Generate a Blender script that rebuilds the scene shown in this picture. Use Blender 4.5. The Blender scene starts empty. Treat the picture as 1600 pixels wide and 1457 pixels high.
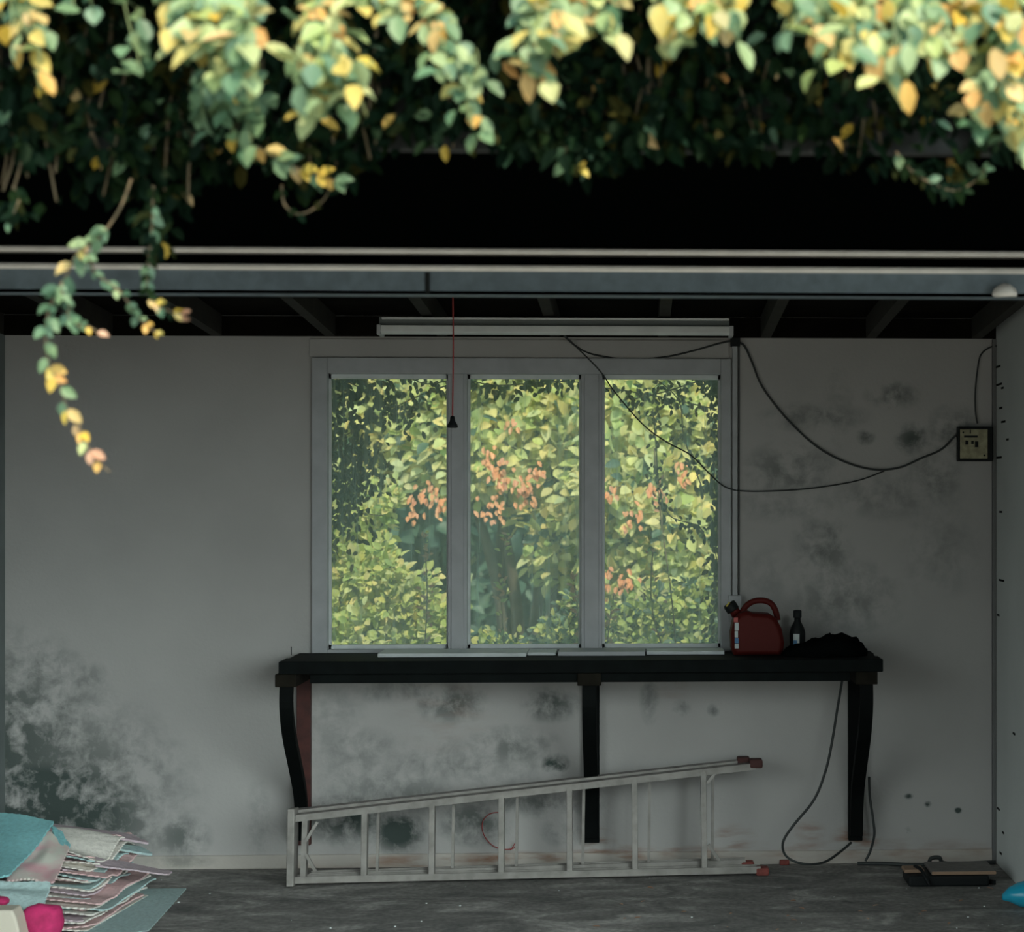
import bpy, math, random
from mathutils import Vector, Matrix, noise
random.seed(7)
SC = bpy.context.scene
COL = SC.collection
R = math.radians

# ------------------------------------------------------------------ camera
YAW = R(2.8); F = 3168.0; PX = 1155.0; PY = 770.0; EYE = 1.615
CAM = Vector((0, 0, EYE))
cd = bpy.data.cameras.new('camera'); cam = bpy.data.objects.new('camera', cd); COL.objects.link(cam)
cam.location = CAM; cam.rotation_euler = (R(90), 0, -YAW)
cd.sensor_fit = 'HORIZONTAL'; cd.sensor_width = 36; cd.lens = F / 1600 * 36
cd.shift_x = (800 - PX) / 1600; cd.shift_y = (PY - 728.5) / 1600
cd.dof.use_dof = True; cd.dof.focus_distance = 8.6; cd.dof.aperture_fstop = 3.6
SC.camera = cam
# ------------------------------------------------------------------ light
SC.view_settings.view_transform = 'Standard'; SC.view_settings.look = 'None'
SC.view_settings.gamma = 1; SC.view_settings.use_curve_mapping = False
SC.view_settings.exposure = 0.0
w = bpy.data.worlds.new('world'); SC.world = w; w.use_nodes = True
bg = w.node_tree.nodes['Background']
bg.inputs[1].default_value = 1.0
_t = w.node_tree; _tc = _t.nodes.new('ShaderNodeTexCoord'); _sp = _t.nodes.new('ShaderNodeSeparateXYZ'); _rp = _t.nodes.new('ShaderNodeValToRGB')
_t.links.new(_tc.outputs['Generated'], _sp.inputs[0]); _t.links.new(_sp.outputs[2], _rp.inputs[0]); _t.links.new(_rp.outputs[0], bg.inputs[0])
_e = _rp.color_ramp.elements; _e[0].position = 0.0; _e[0].color = (.60, .70, .68, 1); _e[1].position = 1.0; _e[1].color = (.42, .62, .70, 1)
_sub = _t.nodes.new('ShaderNodeVectorMath'); _sub.operation = 'DOT_PRODUCT'; _sub.inputs[1].default_value = Vector((.49, -.80, .27)).normalized()
_t.links.new(_tc.outputs['Generated'], _sub.inputs[0])
_mr = _t.nodes.new('ShaderNodeMapRange'); _mr.inputs[1].default_value = .86; _mr.inputs[2].default_value = 1.0; _mr.inputs[3].default_value = .62; _mr.inputs[4].default_value = 8.6; _mr.interpolation_type = 'SMOOTHSTEP'
_s2 = _t.nodes.new('ShaderNodeVectorMath'); _s2.operation = 'DOT_PRODUCT'; _s2.inputs[1].default_value = Vector((-.62, -.64, .36)).normalized()
_t.links.new(_tc.outputs['Generated'], _s2.inputs[0])
_m2 = _t.nodes.new('ShaderNodeMapRange'); _m2.inputs[1].default_value = .86; _m2.inputs[2].default_value = 1.0; _m2.inputs[3].default_value = 0; _m2.inputs[4].default_value = 2.6; _m2.interpolation_type = 'SMOOTHSTEP'
_t.links.new(_s2.outputs['Value'], _m2.inputs[0]); _ad = _t.nodes.new('ShaderNodeMath'); _ad.operation = 'ADD'
_t.links.new(_mr.outputs[0], _ad.inputs[0]); _t.links.new(_m2.outputs[0], _ad.inputs[1])
_t.links.new(_sub.outputs['Value'], _mr.inputs[0]); _t.links.new(_ad.outputs[0], bg.inputs[1])   # glow lobes added to the sky to brighten the back wall
_m = _e.new(.35); _m.color = (1.1, 1.25, 1.22, 1)         # shaded horizon, hazy middle, deeper zenith
sl = bpy.data.lights.new('sun', 'SUN'); sun = bpy.data.objects.new('sun', sl); COL.objects.link(sun)
sl.energy = 6.3; sl.angle = R(0.6); sl.color = (1.0, 0.87, 0.66)
sd = Vector((-0.16, 0.66, -0.86)).normalized()          # direction the light travels
sun.rotation_euler = sd.to_track_quat('-Z', 'Y').to_euler(); sun.location = (-2, -2, 8)

# ------------------------------------------------------------------ helpers
FW = Vector((math.sin(YAW), math.cos(YAW), 0)); RT = Vector((math.cos(YAW), -math.sin(YAW), 0)); UP = Vector((0, 0, 1))
def ray(px, py): return FW + RT * ((px - PX) / F) + UP * ((PY - py) / F)
def P(px, py, y):                      # measured photo position at a given distance into the place
    d = ray(px, py); return CAM + d * (y / d.y)
def G(px, py, z=0.0):                  # same, on a horizontal surface
    d = ray(px, py); return CAM + d * ((z - EYE) / d.z)
WY = 8.8                               # face of the back wall
BY = 5.5                               # front face of the beam
FY = 3.96                              # vine covered roof edge
SLOPE = 175 / F
def ceil_z(y): return 2.287 + (WY - y) * SLOPE

class MB:
    def __init__(s): s.v = []; s.f = []; s.m = []; s.sm = []
    def add(s, vs, fs, mi=0, smooth=False):
        b = len(s.v); s.v += [tuple(q) for q in vs]
        for f in fs: s.f.append([b + i for i in f]); s.m.append(mi); s.sm.append(smooth)
    def box(s, a, b, mi=0):
        x0, x1 = sorted((a[0], b[0])); y0, y1 = sorted((a[1], b[1])); z0, z1 = sorted((a[2], b[2]))
        s.add([(x0,y0,z0),(x1,y0,z0),(x1,y1,z0),(x0,y1,z0),(x0,y0,z1),(x1,y0,z1),(x1,y1,z1),(x0,y1,z1)],
              [(0,3,2,1),(4,5,6,7),(0,1,5,4),(1,2,6,5),(2,3,7,6),(3,0,4,7)], mi)
    def bar(s, a, b, w_, h_, up=(0, 0, 1), mi=0):     # rectangular bar from a to b, w across, h along up
        a = Vector(a); b = Vector(b); d = (b - a).normalized(); u = Vector(up)
        u = (u - d * u.dot(d)).normalized(); r = d.cross(u)
        vs = []
        for p in (a, b):
            for i, j in ((-1,-1),(1,-1),(1,1),(-1,1)): vs.append(p + r * (i * w_ / 2) + u * (j * h_ / 2))
        s.add(vs, [(0,1,2,3),(7,6,5,4),(0,4,5,1),(1,5,6,2),(2,6,7,3),(3,7,4,0)], mi)
    def tube(s, pts, rad, n=8, mi=0, close=False):
        pts = [Vector(p) for p in pts]
        if not close: s_pts = pts
        k = len(pts); b = len(s.v); vs = []; pu = None
        for i, p in enumerate(pts):
            t = (pts[min(i + 1, k - 1)] - pts[max(i - 1, 0)])
            if t.length < 1e-9: t = Vector((0, 0, 1))
            t.normalize()
            if pu is None: u = t.orthogonal().normalized()
            else:
                u = pu - t * pu.dot(t)
                u = u.normalized() if u.length > 1e-6 else t.orthogonal().normalized()
            pu = u; r = t.cross(u); rr = rad[i] if isinstance(rad, (list, tuple)) else rad
            for j in range(n):
                a = 2 * math.pi * j / n; vs.append(p + (u * math.cos(a) + r * math.sin(a)) * rr)
        fs = [(i*n+j, i*n+(j+1) % n, (i+1)*n+(j+1) % n, (i+1)*n+j) for i in range(k-1) for j in range(n)]
        fs += [tuple(range(n-1, -1, -1)), tuple((k-1)*n + j for j in range(n))]
        s.add(vs, fs, mi, True)
    def lathe(s, prof, c, n=24, M=None, mi=0):        # prof: (r, z)
        vs = []
        for r, z in prof:
            for j in range(n):
                a = 2*math.pi*j/n; q = Vector((r*math.cos(a), r*math.sin(a), z))
                if M: q = M @ q
                vs.append(Vector(c) + q)
        k = len(prof)
        fs = [(i*n+j, i*n+(j+1) % n, (i+1)*n+(j+1) % n, (i+1)*n+j) for i in range(k-1) for j in range(n)]
        fs += [tuple(range(n-1, -1, -1)), tuple((k-1)*n + j for j in range(n))]
        s.add(vs, fs, mi, True)
    def prism(s, poly, y0, y1, mi=0, chamfer=0.0):    # poly in (x,z), extruded along y, optionally with shrunk faces
        n = len(poly); cx = sum(p[0] for p in poly)/n; cz = sum(p[1] for p in poly)/n
        rings = [(y0, chamfer), (y0 + chamfer, 0), (y1 - chamfer, 0), (y1, chamfer)] if chamfer else [(y0, 0), (y1, 0)]
        vs = []
        for y, c in rings:
            for x, z in poly:
                d = math.hypot(x-cx, z-cz) or 1; k = (d - c)/d
                vs.append((cx + (x-cx)*k, y, cz + (z-cz)*k))
        fs = []
        for q in range(len(rings)-1):
            for i in range(n): fs.append((q*n+i, q*n+(i+1) % n, (q+1)*n+(i+1) % n, (q+1)*n+i))
        fs += [tuple(range(n-1, -1, -1)), tuple((len(rings)-1)*n+i for i in range(n))]
        s.add(vs, fs, mi)
    def leaf(s, p, d, nrm, L, W, hi=False, mi=0, curl=0.0):
        d = d.normalized(); nrm = (nrm - d * nrm.dot(d))
        nrm = nrm.normalized() if nrm.length > 1e-5 else d.orthogonal().normalized()
        r = d.cross(nrm); e = W * 0.22
        if hi:
            def q(t, x, h): return p + d*(L*t) + r*(W*x) + nrm*(h - curl*L*t*t)
            vs = [q(0,0,0), q(.18,-.34,e*.7), q(.5,-.5,e), q(.8,-.3,e*.6), q(1,0,0), q(.8,.3,e*.6), q(.5,.5,e), q(.18,.34,e*.7), q(.35,0,0), q(.72,0,0)]
            s.add(vs, [(0,1,8),(1,2,8),(2,9,8),(2,3,9),(3,4,9),(4,5,9),(5,6,9),(6,8,9),(6,7,8),(7,0,8)], mi, True)
        else:
            vs = [p, p+d*L*.3-r*W*.45+nrm*e, p+d*L*.7-r*W*.38+nrm*e*.8-nrm*curl*L*.4, p+d*L-nrm*curl*L, p+d*L*.7+r*W*.38+nrm*e*.8-nrm*curl*L*.4, p+d*L*.3+r*W*.45+nrm*e]
            s.add(vs, [(0,1,2,3),(0,3,4,5)], mi, False)
    def build(s, name, mat, parent=None, bevel=0.0, smooth=False):
        me = bpy.data.meshes.new(name); me.from_pydata(s.v, [], s.f)
        for m in (mat if isinstance(mat, (list, tuple)) else [mat]): me.materials.append(m)
        me.polygons.foreach_set('material_index', s.m)
        me.polygons.foreach_set('use_smooth', [smooth or x for x in s.sm]); me.update()
        o = bpy.data.objects.new(name, me); COL.objects.link(o)
        if parent is not None: attach(o, parent)
        if bevel:
            b = o.modifiers.new('bevel', 'BEVEL'); b.width = bevel; b.segments = 2; b.limit_method = 'ANGLE'; b.angle_limit = R(40)
        return o
def attach(o, parent):
    o.parent = parent; o.matrix_parent_inverse = Matrix.Translation(-parent.location)
def tag(o, label=None, cat=None, group=None, kind=None):
    if label: o['label'] = label
    if cat: o['category'] = cat
    if group: o['group'] = group
    if kind: o['kind'] = kind
    return o
def thing(name, loc, label, cat, group=None, kind=None):
    o = bpy.data.objects.new(name, None); COL.objects.link(o); o.location = loc; o.empty_display_size = .1
    return tag(o, label, cat, group, kind)
def spline(pts, k=6):
    pts = [Vector(p) for p in pts]; out = []
    for i in range(len(pts)-1):
        p0 = pts[max(i-1, 0)]; p1 = pts[i]; p2 = pts[i+1]; p3 = pts[min(i+2, len(pts)-1)]
        for j in range(k):
            t = j/k
            out.append(0.5*((2*p1)+(p2-p0)*t+(2*p0-5*p1+4*p2-p3)*t*t+(3*p1-p0-3*p2+p3)*t**3))
    out.append(pts[-1]); return out
def rnd(a, b): return random.uniform(a, b)
def rv(): return Vector((random.gauss(0, 1), random.gauss(0, 1), random.gauss(0, 1)))

# ------------------------------------------------------------------ materials
def mat(name, col, rough=.7, metal=0.0, var=0.0, scale=20.0, bump=0.0, spec=.5, col2=None):
    m = bpy.data.materials.new(name); m.use_nodes = True; nt = m.node_tree; b = nt.nodes['Principled BSDF']
    b.inputs['Base Color'].default_value = (*col, 1); b.inputs['Roughness'].default_value = rough
    b.inputs['Metallic'].default_value = metal; b.inputs['Specular IOR Level'].default_value = spec
    if var or col2 or bump:
        tc = nt.nodes.new('ShaderNodeTexCoord'); n = nt.nodes.new('ShaderNodeTexNoise')
        n.inputs['Scale'].default_value = scale; n.inputs['Detail'].default_value = 6
        nt.links.new(tc.outputs['Object'], n.inputs['Vector'])
        if var or col2:
            c2 = col2 or tuple(max(0, c*(1-var)) for c in col)
            r = nt.nodes.new('ShaderNodeValToRGB'); r.color_ramp.elements[0].position = .35; r.color_ramp.elements[1].position = .65
            r.color_ramp.elements[0].color = (*c2, 1); r.color_ramp.elements[1].color = (*col, 1)
            nt.links.new(n.outputs['Fac'], r.inputs['Fac']); nt.links.new(r.outputs['Color'], b.inputs['Base Color'])
        if bump:
            bp = nt.nodes.new('ShaderNodeBump'); bp.inputs['Strength'].default_value = bump; bp.inputs['Distance'].default_value = .01
            nt.links.new(n.outputs['Fac'], bp.inputs['Height']); nt.links.new(bp.outputs['Normal'], b.inputs['Normal'])
    return m
def leafmat(name, cols, trans=.35, rough=.5, sheen=.4):
    m = bpy.data.materials.new(name); m.use_nodes = True; nt = m.node_tree; b = nt.nodes['Principled BSDF']
    g = nt.nodes.new('ShaderNodeNewGeometry'); r = nt.nodes.new('ShaderNodeValToRGB'); cr = r.color_ramp
    n = len(cols)
    while len(cr.elements) < n: cr.elements.new(.5)
    for i, c in enumerate(cols): cr.elements[i].position = i/(n-1) if n > 1 else 0; cr.elements[i].color = (*c, 1)
    nt.links.new(g.outputs['Random Per Island'], r.inputs['Fac']); nt.links.new(r.outputs['Color'], b.inputs['Base Color'])
    b.inputs['Roughness'].default_value = rough; b.inputs['Specular IOR Level'].default_value = sheen
    t = nt.nodes.new('ShaderNodeBsdfTranslucent'); mx = nt.nodes.new('ShaderNodeMixShader'); mx.inputs[0].default_value = trans
    nt.links.new(r.outputs['Color'], t.inputs['Color'])
    nt.links.new(b.outputs[0], mx.inputs[1]); nt.links.new(t.outputs[0], mx.inputs[2])
    nt.links.new(mx.outputs[0], nt.nodes['Material Output'].inputs['Surface']); return m

def stained(name, base, blobs, dark=(.068, .088, .082), scale=12.0, base2=None, bands=None):
    """plaster with mould and painted shade: blobs = (x, z, rx, rz, strength) in the wall's own coordinates"""
    m = bpy.data.materials.new(name); m.use_nodes = True; nt = m.node_tree; N = nt.nodes; Lk = nt.links.new; b = N['Principled BSDF']
    b.inputs['Roughness'].default_value = .9; b.inputs['Specular IOR Level'].default_value = .2
    tc = N.new('ShaderNodeTexCoord'); sep = N.new('ShaderNodeSeparateXYZ'); Lk(tc.outputs['Object'], sep.inputs[0])
    def math_(op, a, b_, clamp=False):
        q = N.new('ShaderNodeMath'); q.operation = op; q.use_clamp = clamp
        for i, x in enumerate((a, b_)):
            if x is None: continue
            if hasattr(x, 'node'): Lk(x, q.inputs[i])
            else: q.inputs[i].default_value = x
        return q.outputs[0]
    acc = None
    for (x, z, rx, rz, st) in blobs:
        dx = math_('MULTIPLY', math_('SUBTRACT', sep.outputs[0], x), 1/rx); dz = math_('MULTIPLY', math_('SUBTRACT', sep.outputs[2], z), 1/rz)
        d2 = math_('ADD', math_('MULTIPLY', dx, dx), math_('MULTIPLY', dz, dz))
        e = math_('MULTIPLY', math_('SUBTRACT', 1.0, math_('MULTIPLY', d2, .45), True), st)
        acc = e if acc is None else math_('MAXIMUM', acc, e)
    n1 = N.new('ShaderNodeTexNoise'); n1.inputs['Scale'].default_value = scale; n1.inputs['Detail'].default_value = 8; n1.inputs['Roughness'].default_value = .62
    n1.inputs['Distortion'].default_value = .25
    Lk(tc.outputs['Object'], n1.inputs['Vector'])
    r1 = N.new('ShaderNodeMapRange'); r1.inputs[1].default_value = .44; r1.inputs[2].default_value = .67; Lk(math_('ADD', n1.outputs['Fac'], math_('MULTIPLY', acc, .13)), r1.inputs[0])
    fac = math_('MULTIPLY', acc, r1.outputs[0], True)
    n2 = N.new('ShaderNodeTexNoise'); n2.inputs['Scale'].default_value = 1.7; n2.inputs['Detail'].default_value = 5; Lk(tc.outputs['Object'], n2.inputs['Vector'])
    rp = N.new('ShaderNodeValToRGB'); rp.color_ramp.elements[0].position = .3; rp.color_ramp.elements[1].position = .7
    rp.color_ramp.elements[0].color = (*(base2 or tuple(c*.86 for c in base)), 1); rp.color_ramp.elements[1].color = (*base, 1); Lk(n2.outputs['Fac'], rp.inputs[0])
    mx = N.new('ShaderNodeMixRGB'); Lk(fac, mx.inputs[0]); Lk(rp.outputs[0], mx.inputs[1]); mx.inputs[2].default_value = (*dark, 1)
    last = mx.outputs[0]
    if bands:                            # rust / damp streak zones near the floor, noise broken
        n3 = N.new('ShaderNodeTexNoise'); n3.inputs['Scale'].default_value = 6; n3.inputs['Detail'].default_value = 6
        mp = N.new('ShaderNodeMapping'); mp.inputs['Scale'].default_value = (1, 1, 4); Lk(tc.outputs['Object'], mp.inputs[0]); Lk(mp.outputs[0], n3.inputs['Vector'])
        r3 = N.new('ShaderNodeMapRange'); r3.inputs[1].default_value = .42; r3.inputs[2].default_value = .68; Lk(n3.outputs['Fac'], r3.inputs[0])
        acc = None
        for (x, z, rx, rz, st) in bands:
            dx = math_('MULTIPLY', math_('SUBTRACT', sep.outputs[0], x), 1/rx); dz = math_('MULTIPLY', math_('SUBTRACT', sep.outputs[2], z), 1/rz)
            d2 = math_('ADD', math_('MULTIPLY', dx, dx), math_('MULTIPLY', dz, dz))
            e = math_('MULTIPLY', math_('SUBTRACT', 1.0, math_('MULTIPLY', d2, .4), True), st)
            acc = e if acc is None else math_('MAXIMUM', acc, e)
        m3 = N.new('ShaderNodeMixRGB'); Lk(math_('MULTIPLY', acc, r3.outputs[0], True), m3.inputs[0]); Lk(last, m3.inputs[1]); m3.inputs[2].default_value = (.25, .105, .05, 1)
        last = m3.outputs[0]
    Lk(last, b.inputs['Base Color'])
    bp = N.new('ShaderNodeBump'); bp.inputs['Strength'].default_value = .15; bp.inputs['Distance'].default_value = .01
    n4 = N.new('ShaderNodeTexNoise'); n4.inputs['Scale'].default_value = 60; n4.inputs['Detail'].default_value = 4; Lk(tc.outputs['Object'], n4.inputs['Vector'])
    Lk(n4.outputs['Fac'], bp.inputs['Height']); Lk(bp.outputs['Normal'], b.inputs['Normal'])
    return m
def blob(px, py, rx, ry, st):
    q = P(px, py, WY); k = 8.75/F; return (q.x, q.z, rx*k, ry*k, st)

STAINS_AND_SHADE = [(60,1050,60,34,.62),(125,1062,34,26,.5),(70,1120,60,50,.3),(50,1245,70,60,.75),(283,1308,36,28,.75),(405,1290,16,60,.3),(150,1180,70,50,.25),
 (705,1098,46,26,.75),(860,1102,36,22,.85),(640,1078,90,18,.45),(560,1170,55,26,.45),(800,1168,60,26,.6),(868,1196,18,16,1.3),(720,1195,130,34,.45),
 (550,1280,60,34,1.0),(622,1300,34,28,1.2),(740,1288,44,28,.85),(610,1240,90,34,.55),(850,1256,70,18,.7),(885,1300,30,20,.5),(560,1215,50,60,.4),(520,1130,40,60,.3),
 (1275,652,66,18,.55),(1395,618,34,18,.7),(1235,735,60,34,.6),(1352,683,12,10,.8),(1426,686,22,20,.9),(1460,745,34,34,.6),(1285,862,38,52,.6),
 (1320,935,70,50,.5),(1230,790,80,22,.35),(1390,775,90,30,.4),(1490,680,36,36,.7),(1470,860,50,60,.3),(1200,900,40,40,.25),(1310,640,20,50,.3),
 (1015,1090,12,34,.5),(1065,1108,12,12,.6),(1420,1245,6,4,1.3),(1497,1267,5,4,1.8),(1450,1257,5,4,1.2),(1418,1298,5,5,1.0),(60,1240,180,120,.8),(-10,1185,150,150,.95),(50,1275,160,95,1.3),(1115,1110,8,8,.8)]  # wide lower left blobs: mould, plus corner shade painted into the colour
RUST = [(665,1345,70,8,.9),(800,1343,70,9,1.1),(930,1320,24,22,1.0),(960,1335,70,10,1.1),(1070,1333,60,9,.9),(1148,1318,26,22,.75),(1337,1315,30,18,1.0),
 (1250,1330,60,14,.55),(1430,1330,120,14,.5),(1265,1300,18,16,.6),(600,1355,160,10,.3),(1050,1075,20,24,.3),(700,1110,60,50,.2)]
M = {}
M['wall'] = stained('mouldy plaster with corner shade', (.50, .485, .475), [blob(*s) for s in STAINS_AND_SHADE], bands=[blob(*s) for s in RUST])
M['skirt'] = stained('damp plaster skirting', (.54, .50, .46), [blob(283,1345,40,10,.5)], bands=[blob(*s) for s in RUST])
M['sidewall'] = stained('scuffed side wall', (.60, .62, .61), [(0,0,.01,.01,.1)])
M['sidewall'].node_tree.nodes['Principled BSDF'].inputs['Roughness'].default_value = .95
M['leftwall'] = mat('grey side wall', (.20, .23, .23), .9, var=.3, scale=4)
M['floor'] = mat('floor', (.1, .1, .1))
def floor_mat(m, c1, c2, c3):
    nt = m.node_tree; N = nt.nodes; Lk = nt.links.new; b = N['Principled BSDF']; b.inputs['Roughness'].default_value = .8
    tc = N.new('ShaderNodeTexCoord'); n = N.new('ShaderNodeTexNoise'); n.inputs['Scale'].default_value = 2.6; n.inputs['Detail'].default_value = 9; n.inputs['Roughness'].default_value = .65; n.inputs['Distortion'].default_value = 1.2
    mp = N.new('ShaderNodeMapping'); mp.inputs['Scale'].default_value = (1, 1.6, 1); Lk(tc.outputs['Object'], mp.inputs[0]); Lk(mp.outputs[0], n.inputs['Vector'])
    r = N.new('ShaderNodeValToRGB'); r.color_ramp.elements[0].position = .32; r.color_ramp.elements[0].color = (*c1, 1)
    r.color_ramp.elements[1].position = .72; r.color_ramp.elements[1].color = (*c3, 1); e = r.color_ramp.elements.new(.52); e.color = (*c2, 1)
    Lk(n.outputs['Fac'], r.inputs[0])
    n2 = N.new('ShaderNodeTexNoise'); n2.inputs['Scale'].default_value = 45; n2.inputs['Detail'].default_value = 5; Lk(tc.outputs['Object'], n2.inputs['Vector'])
    r2 = N.new('ShaderNodeValToRGB'); r2.color_ramp.elements[0].position = .3; r2.color_ramp.elements[0].color = (.55, .55, .55, 1); r2.color_ramp.elements[1].position = .7; r2.color_ramp.elements[1].color = (1.15, 1.12, 1.1, 1)
    Lk(n2.outputs['Fac'], r2.inputs[0])
    mx = N.new('ShaderNodeMixRGB'); mx.blend_type = 'MULTIPLY'; mx.inputs[0].default_value = .8; Lk(r.outputs[0], mx.inputs[1]); Lk(r2.outputs[0], mx.inputs[2])
    Lk(mx.outputs[0], b.inputs['Base Color'])
    bp = N.new('ShaderNodeBump'); bp.inputs['Strength'].default_value = .3; bp.inputs['Distance'].default_value = .01; Lk(n2.outputs['Fac'], bp.inputs['Height']); Lk(bp.outputs['Normal'], b.inputs['Normal'])
floor_mat(M['floor'], (.13, .13, .128), (.27, .26, .25), (.60, .58, .56))
M['drive'] = mat('driveway concrete', (.19, .195, .19), .9, var=.3, scale=3, bump=.2)
M['earth'] = mat('earth and grass', (.06, .08, .03), .95, var=.5, scale=8, bump=.4)
M['hill'] = mat('wooded hillside', (.06, .11, .08), 1.0, scale=2.5, col2=(.03, .06, .05), spec=0.0, bump=1.0)
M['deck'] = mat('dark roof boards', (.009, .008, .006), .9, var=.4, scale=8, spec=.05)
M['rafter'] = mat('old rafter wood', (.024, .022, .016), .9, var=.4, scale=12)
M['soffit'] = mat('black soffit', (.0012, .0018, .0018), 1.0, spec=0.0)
M['weather'] = mat('weathered fascia wood', (.055, .06, .062), .9, var=.6, scale=18, bump=.3)
M['beam'] = mat('blue grey painted steel', (.14, .185, .22), .6, var=.25, scale=25, bump=.15)
M['lip'] = mat('pale galvanised lip', (.88, .84, .80), .5, var=.15, scale=14)
M['white'] = mat('grey white paint', (.47, .48, .50), .6, var=.12, scale=12)
M['sill'] = mat('sun bleached white board', (.72, .76, .76), .6, var=.15, scale=12)
M['fixture'] = mat('fixture enamel', (.82, .84, .84), .45, var=.12, scale=10)
M['fixdark'] = mat('fixture back channel', (.17, .19, .19), .6)
M['black'] = mat('black plastic', (.007, .009, .010), .6, spec=.25)
M['cable'] = mat('dark cable', (.028, .033, .033), .6)
M['cablegrey'] = mat('grey painted cable', (.15, .15, .15), .7)
M['bench'] = mat('black stained bench wood', (.0035, .006, .006), .8, var=.5, scale=14, bump=.2, spec=.15)
M['benchblock'] = mat('dark brown bench block', (.016, .014, .010), .8, var=.4, scale=20, spec=.1)
M['bracket'] = mat('black bracket steel', (.0035, .005, .005), .7, var=.3, scale=10, spec=.1)
M['redsteel'] = mat('red oxide steel', (.085, .022, .018), .7, var=.4, scale=20)
M['alu'] = mat('dull aluminium', (.31, .29, .27), .5, .2, var=.3, scale=18)
M['rubber'] = mat('red rubber foot', (.24, .055, .045), .8, var=.3, scale=40)
M['darkrubber'] = mat('dark red rubber foot', (.07, .025, .022), .8)
M['red'] = mat('red can plastic', (.085, .008, .006), .6, spec=.2)
M['redlight'] = mat('red label', (.45, .09, .08), .6)
M['redcord'] = mat('red cord', (.36, .05, .05), .7)
M['paper'] = mat('label paper', (.55, .6, .6), .6)
M['blue'] = mat('blue label', (.08, .22, .42), .6)
M['yellow'] = mat('yellow mark', (.5, .4, .06), .6)
M['cream'] = mat('aged cream plate', (.42, .39, .25), .6, var=.35, scale=40)
M['cloth'] = mat('black cloth', (.004, .005, .005), 1.0, bump=.5, scale=30, spec=0.0)
M['grip'] = mat('grey brown board', (.20, .18, .17), .7, var=.2, scale=30)
M['gripedge'] = mat('raw board edge', (.33, .21, .14), .7)
M['cyan'] = mat('blue glossy plastic', (.02, .36, .55), .25)
M['teal'] = mat('teal foam', (.30, .66, .70), .9, var=.15, scale=60, bump=.6)
M['pink'] = mat('pink foam', (.76, .52, .52), .9, var=.15, scale=60, bump=.6)
M['pale'] = mat('pale foam', (.78, .74, .68), .9, var=.15, scale=60, bump=.6)
M['paleteal'] = mat('pale teal foam', (.48, .64, .64), .9, var=.15, scale=60, bump=.6)
M['twotone'] = mat('pink and pale foam', (.80, .46, .50), .9, scale=9, col2=(.76, .74, .66))
M['mauve'] = mat('mauve foam', (.62, .50, .55), .9, var=.2, scale=60, bump=.5)
M['magenta'] = mat('magenta cloth', (.62, .03, .16), .85, var=.35, scale=25, bump=.4)
M['creamplastic'] = mat('cream plastic', (.66, .60, .50), .6)
M['stem'] = mat('vine stem', (.16, .12, .07), .8)
M['greenstem'] = mat('green vine stem', (.13, .18, .08), .8)
M['wood'] = mat('trunk bark', (.10, .08, .06), .9, var=.4, scale=20, bump=.5)
G1, G2, G3 = (.018, .060, .028), (.035, .095, .035), (.075, .16, .05)
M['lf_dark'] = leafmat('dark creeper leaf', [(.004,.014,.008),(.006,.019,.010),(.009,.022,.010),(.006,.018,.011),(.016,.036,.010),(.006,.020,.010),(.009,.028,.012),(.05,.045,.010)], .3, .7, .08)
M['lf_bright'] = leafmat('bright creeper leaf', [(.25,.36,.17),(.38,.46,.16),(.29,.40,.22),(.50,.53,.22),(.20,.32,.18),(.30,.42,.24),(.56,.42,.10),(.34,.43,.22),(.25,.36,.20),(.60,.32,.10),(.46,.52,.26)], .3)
M['lf_mid'] = leafmat('mid creeper leaf', [(.08,.18,.10),(.13,.24,.14),(.17,.27,.13),(.10,.20,.13),(.15,.25,.16)], .3)
M['lf_yellow'] = leafmat('turning creeper leaf', [(.62,.40,.05),(.68,.50,.10),(.66,.34,.12),(.58,.48,.09),(.72,.50,.28)], .35)
M['lf_pink'] = leafmat('dry pink leaf', [(.52,.27,.17),(.62,.38,.26)], .35)
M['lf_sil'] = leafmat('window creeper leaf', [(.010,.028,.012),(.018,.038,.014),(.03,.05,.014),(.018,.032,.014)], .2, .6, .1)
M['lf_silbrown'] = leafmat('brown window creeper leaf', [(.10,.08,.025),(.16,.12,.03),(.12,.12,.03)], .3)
M['lf_far'] = leafmat('broad tree leaf', [(.50,.62,.28),(.72,.72,.30),(.62,.68,.36),(.86,.76,.32),(.54,.64,.38),(.78,.72,.36),(.90,.74,.30)], .5)
M['lf_far2'] = leafmat('shrub leaf', [(.34,.48,.16),(.60,.66,.22),(.46,.58,.20),(.72,.70,.24),(.28,.42,.16),(.66,.62,.34)], .5)
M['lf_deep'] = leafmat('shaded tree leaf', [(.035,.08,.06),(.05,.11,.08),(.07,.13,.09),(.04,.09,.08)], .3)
M['orange'] = leafmat('orange blossom', [(.72,.30,.14),(.80,.40,.20),(.70,.34,.22)], .4)

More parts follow.
